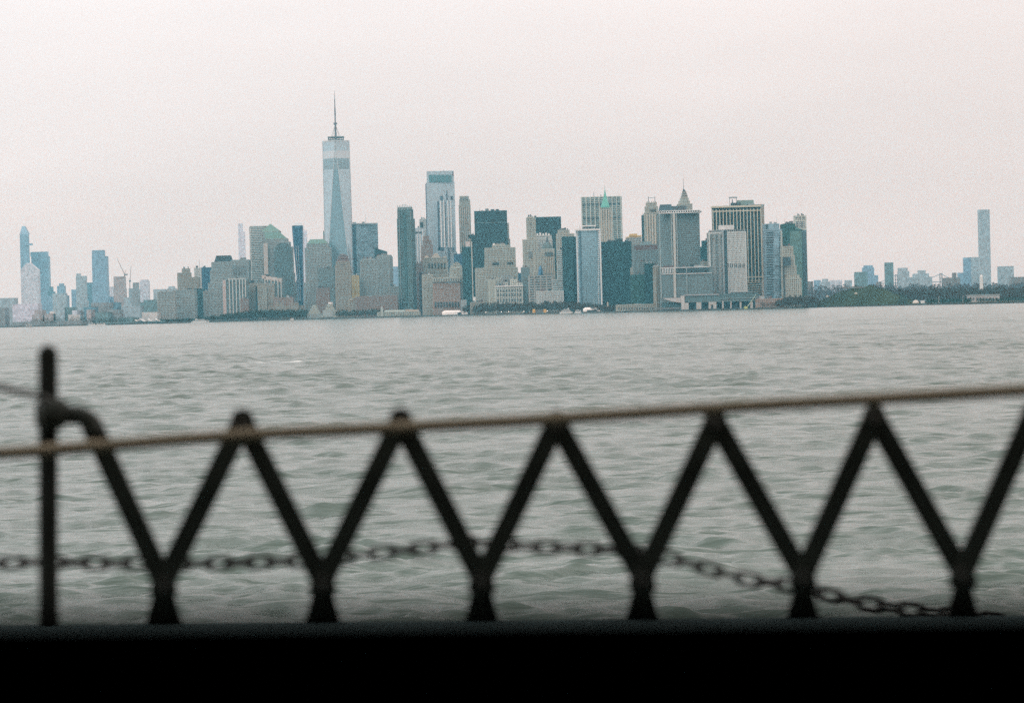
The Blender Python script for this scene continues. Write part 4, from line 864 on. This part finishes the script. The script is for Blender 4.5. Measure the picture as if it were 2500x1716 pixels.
belt('dark bushes at the far right of the island',2385,2540,[(2385,728),(2540,724)],50,(70,120),m_everg,z=1.9,Df=isl,dens=90,s=.9,wid=7)
for k,(x,yt) in enumerate(((2198,716),(2205,712),(2211,722))):
    D=ish(x)+70+4*k; b=P(x,742,D); r=empty('evergreen_tree',(b.x,D,1.9),('left of three dark evergreens at foot of the hill','tallest middle evergreen at foot of the hill','short right evergreen at foot of the hill')[k],'tree','dark evergreens at the foot of the hill')
    h=P(x,yt,D).z-1.9; MB().bar((b.x,D,1.9),(b.x,D,1.9+h*.9),.7,w2=.1,n=6).obj('trunk',m_brownr,r); mb=MB()
    for _ in range(900):
        t=random.random()**1.3; a=random.random()*6.28; rr=(1-t)*h*.26*random.random()**.4; p=Vector((b.x+math.cos(a)*rr,D+math.sin(a)*rr,1.9+h*(.08+.92*t))); s=random.uniform(.4,1)
        mb.add([p,p+Vector((math.cos(a)*s,math.sin(a)*s,-.4*s)),p+Vector((-math.sin(a)*s*.7,math.cos(a)*s*.7,.2*s))],[(0,1,2)])
    mb.obj('crown',m_everg,r)
D=ish(2235)+55; r=empty('dome_tent',P(2237,741,D),'cream dome tent on the island shore','tent'); dome(r,'shell',2237,8,740.5,732.5,D,6,pm((.6,.55,.48)),14,4)
r=empty('storage_tank',P(2253,741,D),'white cubic tank right of the cream dome tent','tank'); ebox(r,'tank',2249,2257,734,740.5,D,7,m_white)
D=ish(2390)+150; r=empty('shed',P(2390,735,D),'pale long shed behind bushes at the right edge','shed'); ebox(r,'wall',2364,2440,722,737,D,14,pm((.50,.46,.44))); ebox(r,'roof',2363,2441,719,722.2,D-1,16,m_lslate)
for k in range(9): ebox(r,'opening',2367+8*k,2371+8*k,726,733,D-.8,1,pm((.15,.14,.14)))
D=ish(2396)+900; r=empty('water_tower',P(2396,700,D),'white lighthouse like tower above the island trees at right','tower'); c=P(2396,697,D)
MB().bar((c.x,D,2),(c.x,D,P(2396,676,D).z),P(2401,697,D).x-P(2391,697,D).x,w2=(P(2400,697,D).x-P(2392,697,D).x),n=12).obj('shaft',m_white,r); dome(r,'cap',2396,3.6,676,671,D,0,m_white,12,4)
for k,(x,yt) in enumerate(((2292,724),(2351,722))):
    D=ish(x)+50; r=empty('lamp_post',P(x,742,D),('left thin pale lamp post on the island promenade','right thin pale lamp post on the island promenade')[k],'lamp post','pale lamp posts on the island promenade'); mast(r,'post',x,741,x,yt,D,.5,.3,m_white); mast(r,'lamp_arm',x,yt,x+2,yt,D,.4,.3,m_white)
rf=[('dark small far block just right of the white topped tower',[(1972,1985,687)],'brown',7200),('pale blue far block with flat top near the trees',[(1988,2004,684)],'blue',8600),('dark far block with stepped pyramid outline',[(2003,2027,688),(2008,2022,681)],'mid',7800),
('broad pale blue far block left of the hill house',[(2028,2056,684)],'pale',8800),('small far block with dark roof edge',[(2063,2080,684)],'mid',7600),('dark square far block left of the stepped blue tower',[(2088,2118,664)],'teal',7900),
('blue tower with chamfered stepped crown on far right shore',[(2104,2141,680),(2107,2134,653),(2110,2131,648)],'blue',8300),('narrow far annexe right of the stepped blue tower',[(2134,2144,672)],'blue',8200),('low brown far block beside the lone slim tower',[(2140,2152,688)],'brown',7500),
('lone slim grey green tower on the far shore',[(2161,2181,641)],'teal',8000),('grey far tower with small cap and lower right step',[(2194,2220,662),(2194,2216,654)],'mid',7900),
('broad grey far building with peaked flat centre',[(2226,2276,676),(2232,2268,668),(2242,2260,660)],'mid',8000),('dark wooded far block with square tower',[(2305,2345,678),(2326,2335,666)],'brown',7600),
('blue grey far block left of twin blue towers',[(2340,2362,666)],'blue',8300),('left of twin pale blue towers at the right',[(2353,2370,629)],'blue',8400),('right of twin pale blue towers at the right',[(2368,2390,628)],'mid',8500),
('very tall blue slab tower at the right edge',[(2390,2416,512)],'mid',8200),('low far block under the broad grey building',[(2255,2274,682)],'mid',7700),('far grey block beyond the right edge tower',[(2440,2475,650)],'mid',8300),('far brown low block at the right end',[(2470,2520,676)],'brown',7800)]
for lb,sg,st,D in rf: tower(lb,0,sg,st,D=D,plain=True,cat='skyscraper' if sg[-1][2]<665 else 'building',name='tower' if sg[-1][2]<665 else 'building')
# suspension bridge
D=9400; r=empty('suspension_bridge',P(2262,690,D),'faint suspension bridge with grey towers between far buildings','bridge'); mg=pm((.30,.31,.33))
for x,yt in ((2188,670),(2297,667)):
    for dx in (-3,2): ebox(r,'bridge_tower',x+dx,x+dx+2,yt,700,D,8,mg)
    ebox(r,'portal_beam',x-3,x+4,yt+1,yt+3,D,8,mg); ebox(r,'portal_beam',x-3,x+4,yt+12,yt+13.5,D,8,mg)
def cab(x0,y0,x1,y1,sag):
    return [P(x0+(x1-x0)*t/14, y0+(y1-y0)*t/14+sag*4*(t/14)*(1-t/14), D) for t in range(15)]
MB().tube(cab(2188,671,2297,668,14),1.3,5).obj('main_cable',mg,r); MB().tube(cab(2297,668,2345,686,3),1.3,5).obj('main_cable',mg,r); MB().tube(cab(2150,688,2188,671,2),1.3,5).obj('main_cable',mg,r)
ebox(r,'bridge_deck',2120,2400,688,690.5,D,20,mg)
# gulls
for k,(x,y) in enumerate(((1093,327.5),(1105,326.5))):
    D=900; c=P(x,y,D); r=empty('gull',c,('left of two tiny gulls in the sky','right of two tiny gulls in the sky')[k],'bird','distant gulls in the sky'); mgull=pm((.2,.2,.2))
    mb=MB(); n=5
    for s in (-1,1):
        pt=[c+Vector((s*.62*t/n,0,.16*math.sin(math.pi*t/n*.8)+(.08 if k else 0)*t/n)) for t in range(n+1)]
        for q in range(n): 
            w0=.13*(1-q/n*.8); w1=.13*(1-(q+1)/n*.8); mb.add([pt[q]+Vector((0,-w0,0)),pt[q]+Vector((0,w0,0)),pt[q+1]+Vector((0,w1,0)),pt[q+1]+Vector((0,-w1,0))],[(0,1,2,3)])
    mb.obj('wings',mgull,r); MB().tube([c+Vector((0,-.3,0)),c+Vector((0,-.1,0)),c+Vector((0,.15,0)),c+Vector((0,.3,0))],[.02,.07,.06,.01],8).obj('body',mgull,r)
# ------------------------------------------------------------------ the ferry: hull, deck, unseen roof and walls, sill, bulwark
m_hull=pm((.03,.04,.035)); m_deck=pm((.045,.05,.05)); m_black=mat('black_paint',(.006,.006,.006),1,noise=3,namt=.2,spec=0)
tag(MB().box(-9,9,-9,3.62,-.6,9.7).obj('ferry_hull',m_hull),kind='structure')
tag(MB().box(-8.9,8.9,-8.9,3.3,9.704,9.78).obj('ferry_deck',m_deck),kind='structure')
tag(MB().box(-8.9,8.9,-8.9,2.3,12.15,12.4).obj('deck_roof',m_deck),kind='structure')  # unseen roof, added to darken the camera-facing sill and gate
tag(MB().box(-8.9,8.9,-4.2,-4.0,9.79,12.14).obj('cabin_wall',m_deck),kind='structure')  # unseen back wall, added to keep the near sill black
for s in (-1,1): tag(MB().box(min(s*3.2,s*3.3),max(s*3.2,s*3.3),-3.99,.72,9.79,12.14).obj('cabin_wall',m_deck),kind='structure')  # unseen side walls, added to shut light out behind the sill
def slab(name,p0,p1,D0,D1,zb,m,kind='structure',bev=.012):
    a=P(*p0,D0); b=P(*p1,D0); e=bev
    sec=[(D0+e,0),(D1-e,0),(D1,-e),(D1,None),(D0,None),(D0,-e)]
    vs=[]
    for q in (a,b):
        for y,dz in sec: vs.append((q.x,y,zb if dz is None else q.z+dz))
    n_=6; o=MB().add(vs,[(i,(i+1)%n_,(i+1)%n_+n_,i+n_) for i in range(n_)]+[tuple(range(n_-1,-1,-1)),tuple(range(n_,2*n_))]).obj(name,m); tag(o,kind=kind); return o
slab('window_sill',(-6500,1486+75),(9000,1475-75),.59,.599,9.79,m_black,bev=.002)
m_bul=mat('bulwark_paint',(.095,.135,.135),.9,noise=6,namt=.35,spec=.03)
slab('bulwark',(-1400,1596),(3900,1545),3.16,3.45,9.79,m_bul,bev=.006)
# ------------------------------------------------------------------ folding lattice gate
m_gate=mat('gate_paint',(.03,.034,.026),.6,noise=18,namt=.6,spec=.15); m_gbolt=pm((.04,.038,.03),.6)
DG=3.42
def pg(x,y,d=0): return P(x,y,DG+d)
gate=empty('folding_gate',pg(1250,1505),'dark steel folding lattice gate standing along the ferry rail','gate')
tops=[(592,1036),(978,1034),(1358,1031),(1746,1027),(2134,1016),(2522,1008)]; bots=[(400,1424),(788,1420),(1176,1415),(1568,1410),(1960,1406),(2350,1400),(2740,1396)]
def foot(a,b,y=1512):  # extend a->b down to the bulwark
    t=(y-a[1])/(b[1]-a[1]); return (a[0]+(b[0]-a[0])*t, y)
def flat(name,p,q,layer,w=.0275):
    a=pg(*p,layer); b=pg(*q,layer); d=(b-a).normalized(); mb=MB()
    th=.0045; g=Vector((-d.z,0,d.x))*w/2; pts_=[]
    for k in range(7): 
        t=-math.pi/2+math.pi*k/6; pts_.append(b+d*math.cos(t)*w/2*1.0+g*math.sin(t))
    for k in range(7):
        t=math.pi/2+math.pi*k/6; pts_.append(a+d*math.cos(t)*w/2+g*math.sin(t))
    n_=len(pts_); vs=[(v.x,v.y-th,v.z) for v in pts_]+[(v.x,v.y+th,v.z) for v in pts_]
    mb.add(vs,[tuple(range(n_)),tuple(range(2*n_-1,n_-1,-1))]+[(i,i+n_,(i+1)%n_+n_,(i+1)%n_) for i in range(n_)])
    return mb.obj(name,m_gate,gate)
for i,t in enumerate(tops):
    up_=(t[0],t[1]); 
    flat('lattice_bar',foot(up_,bots[i],bots[i][1]+16),(t[0]+2,t[1]-(12 if i<2 else 4)),0); flat('lattice_bar',foot(up_,bots[i+1],bots[i+1][1]+16),(t[0]-2,t[1]-(12 if i<2 else 4)),.011)
flat('lattice_bar',foot((232,1060),bots[0],bots[0][1]+16),(222,1034),.011)
for b in tops+bots:
    c=pg(*b); MB().bar((c.x,DG-.012,c.z),(c.x,DG+.024,c.z),.02,n=10).obj('pivot_bolt',m_gbolt,gate)
for b in bots[:6]:
    a=pg(b[0]-44,1512,.024); c=pg(b[0]+44,1512,.024); d=pg(b[0]+24,1436,.024); e=pg(b[0]-24,1436,.024); q=[a,c,d,e]
    MB().add([(v.x,v.y-.003,v.z) for v in q]+[(v.x,v.y+.003,v.z) for v in q],[(0,1,2,3),(7,6,5,4),(0,4,5,1),(1,5,6,2),(2,6,7,3),(3,7,4,0)]).obj('foot_plate',m_gate,gate)
# end bracket: horizontal bar bent down into the first lattice bar
pts_=[pg(120,1012,.0),pg(165,1012),pg(196,1014),pg(213,1022),pg(222,1036),pg(232,1058)]
MB().tube(pts_,.0125,8).obj('end_bracket',m_gate,gate)
MB().tube([pg(95,1008,-.004),pg(110,1010,-.004),pg(150,1010,-.004),pg(166,1013,-.004)],[.012,.021,.021,.013],10).obj('clamp',m_gate,gate)
# post
m_post=mat('post_paint',(.017,.019,.015),.75,noise=14,namt=.6,spec=.06)
post=empty('gate_post',pg(118,1510),'round dark steel post at the left end of the lattice gate','post')
c=pg(117,862,.02); b_=pg(119,1514,.02); MB().tube([b_,c,c+Vector((0,0,.004)),c+Vector((0,0,.008)),c+Vector((0,0,.0105))],[.0125,.0125,.011,.008,.003],14).obj('tube',m_post,post,smooth=True)
MB().tube([pg(119,985,.02),pg(119,1040,.02)],.0175,14).obj('collar',m_gate,post)
cable=MB().tube([pg(-60,930,-.01),pg(0,945,-.01),pg(67,960,-.01),pg(110,972,-.012),pg(140,992,-.014),pg(150,1004,-.01)],.0042,8).obj('cable',m_gbolt); tag(cable,'thin dark cable running down to the clamp on the left post','cable')
# rope: three laid strands
m_rope=mat('rope_fibre',(.25,.20,.13),.95,noise=120,namt=.4)
RX=[(-260,1121),(67,1102),(225,1090),(592,1062),(978,1043),(1358,1022),(1747,996),(2134,974),(2410,958),(2760,938)]
rp=[P(x,y,3.37 if 0<x<2500 else 3.37) for x,y in RX]
def cat(pts,t):
    f=t*(len(pts)-1); i=min(int(f),len(pts)-2); u=f-i; p0=pts[max(i-1,0)];p1=pts[i];p2=pts[i+1];p3=pts[min(i+2,len(pts)-1)]
    return .5*((2*p1)+(p2-p0)*u+(2*p0-5*p1+4*p2-p3)*u*u+(3*p1-p0-3*p2+p3)*u**3)
rope=empty('rope',rp[4],'twisted beige rope drawn tight across the top of the gate','rope')
for s in range(3):
    q=[]
    for k in range(521):
        c=cat(rp,k/520); a=k*.62+s*2.094; q.append(c+Vector((0,math.cos(a)*.004,math.sin(a)*.004)))
    MB().tube(q,.005,6).obj('strand',m_rope,rope,smooth=True)
# chain
m_chain=mat('chain_rust',(.02,.017,.014),.8,.0,noise=60,namt=.5)
CP=[(-120,1382),(67,1372),(250,1374),(450,1376),(650,1371),(800,1366),(900,1352),(1030,1338),(1120,1326),(1180,1324),(1300,1334),(1400,1338),(1560,1346),(1650,1366),(1730,1388),(1830,1413),(1910,1424),(1990,1440),(2100,1464),(2230,1482),(2400,1500),(2600,1524)]
cpx=[P(x,y,4.0+.0*x) for x,y in CP]
pl=[cat(cpx,k/2000) for k in range(2001)]; ln=[0]
for a,b in zip(pl[:-1],pl[1:]): ln.append(ln[-1]+(b-a).length)
chain=empty('chain',P(1180,1324,4.0),'rusty link chain sagging outboard behind the lattice gate','chain')
pitch=.0305; wire=.0031; hl,hw=.0125,.0085; path=[]
for k in range(20):
    a=2*math.pi*k/20; x=math.cos(a)*hw+(hl-hw+.0075)*(1 if math.cos(a)>0 else -1); path.append(Vector((x,0,math.sin(a)*hw)))
mb=MB(); n_=6; N=len(path)
for i in range(N):
    d=(path[(i+1)%N]-path[i-1]).normalized(); e=Vector((0,1,0)); g=d.cross(e)
    for k in range(n_): t=2*math.pi*k/n_; mb.v.append(tuple(path[i]+e*math.cos(t)*wire+g*math.sin(t)*wire))
for i in range(N):
    for k in range(n_): mb.f.append((i*n_+k,i*n_+(k+1)%n_,((i+1)%N)*n_+(k+1)%n_,((i+1)%N)*n_+k))
lme=mb.mesh('link',m_chain); lme.polygons.foreach_set('use_smooth',[True]*len(lme.polygons))
s=0; j=0; cl=chain.location
while s<ln[-1]-pitch:
    i=int(np.searchsorted(ln,s)); i=min(max(i,1),1999); p=pl[i]; d=(pl[i+1]-pl[i-1]).normalized()
    rot=d.to_track_quat('X','Z').to_matrix().to_4x4() @ Matrix.Rotation((.25 if j%2 else 1.75)+random.uniform(-.25,.25),4,'X')
    o=bpy.data.objects.new('link',lme); COL.objects.link(o); o.parent=chain; o.matrix_local=Matrix.Translation(p-cl)@rot; s+=pitch; j+=1
for o in S.objects:
    if '_z' in o: del o['_z']
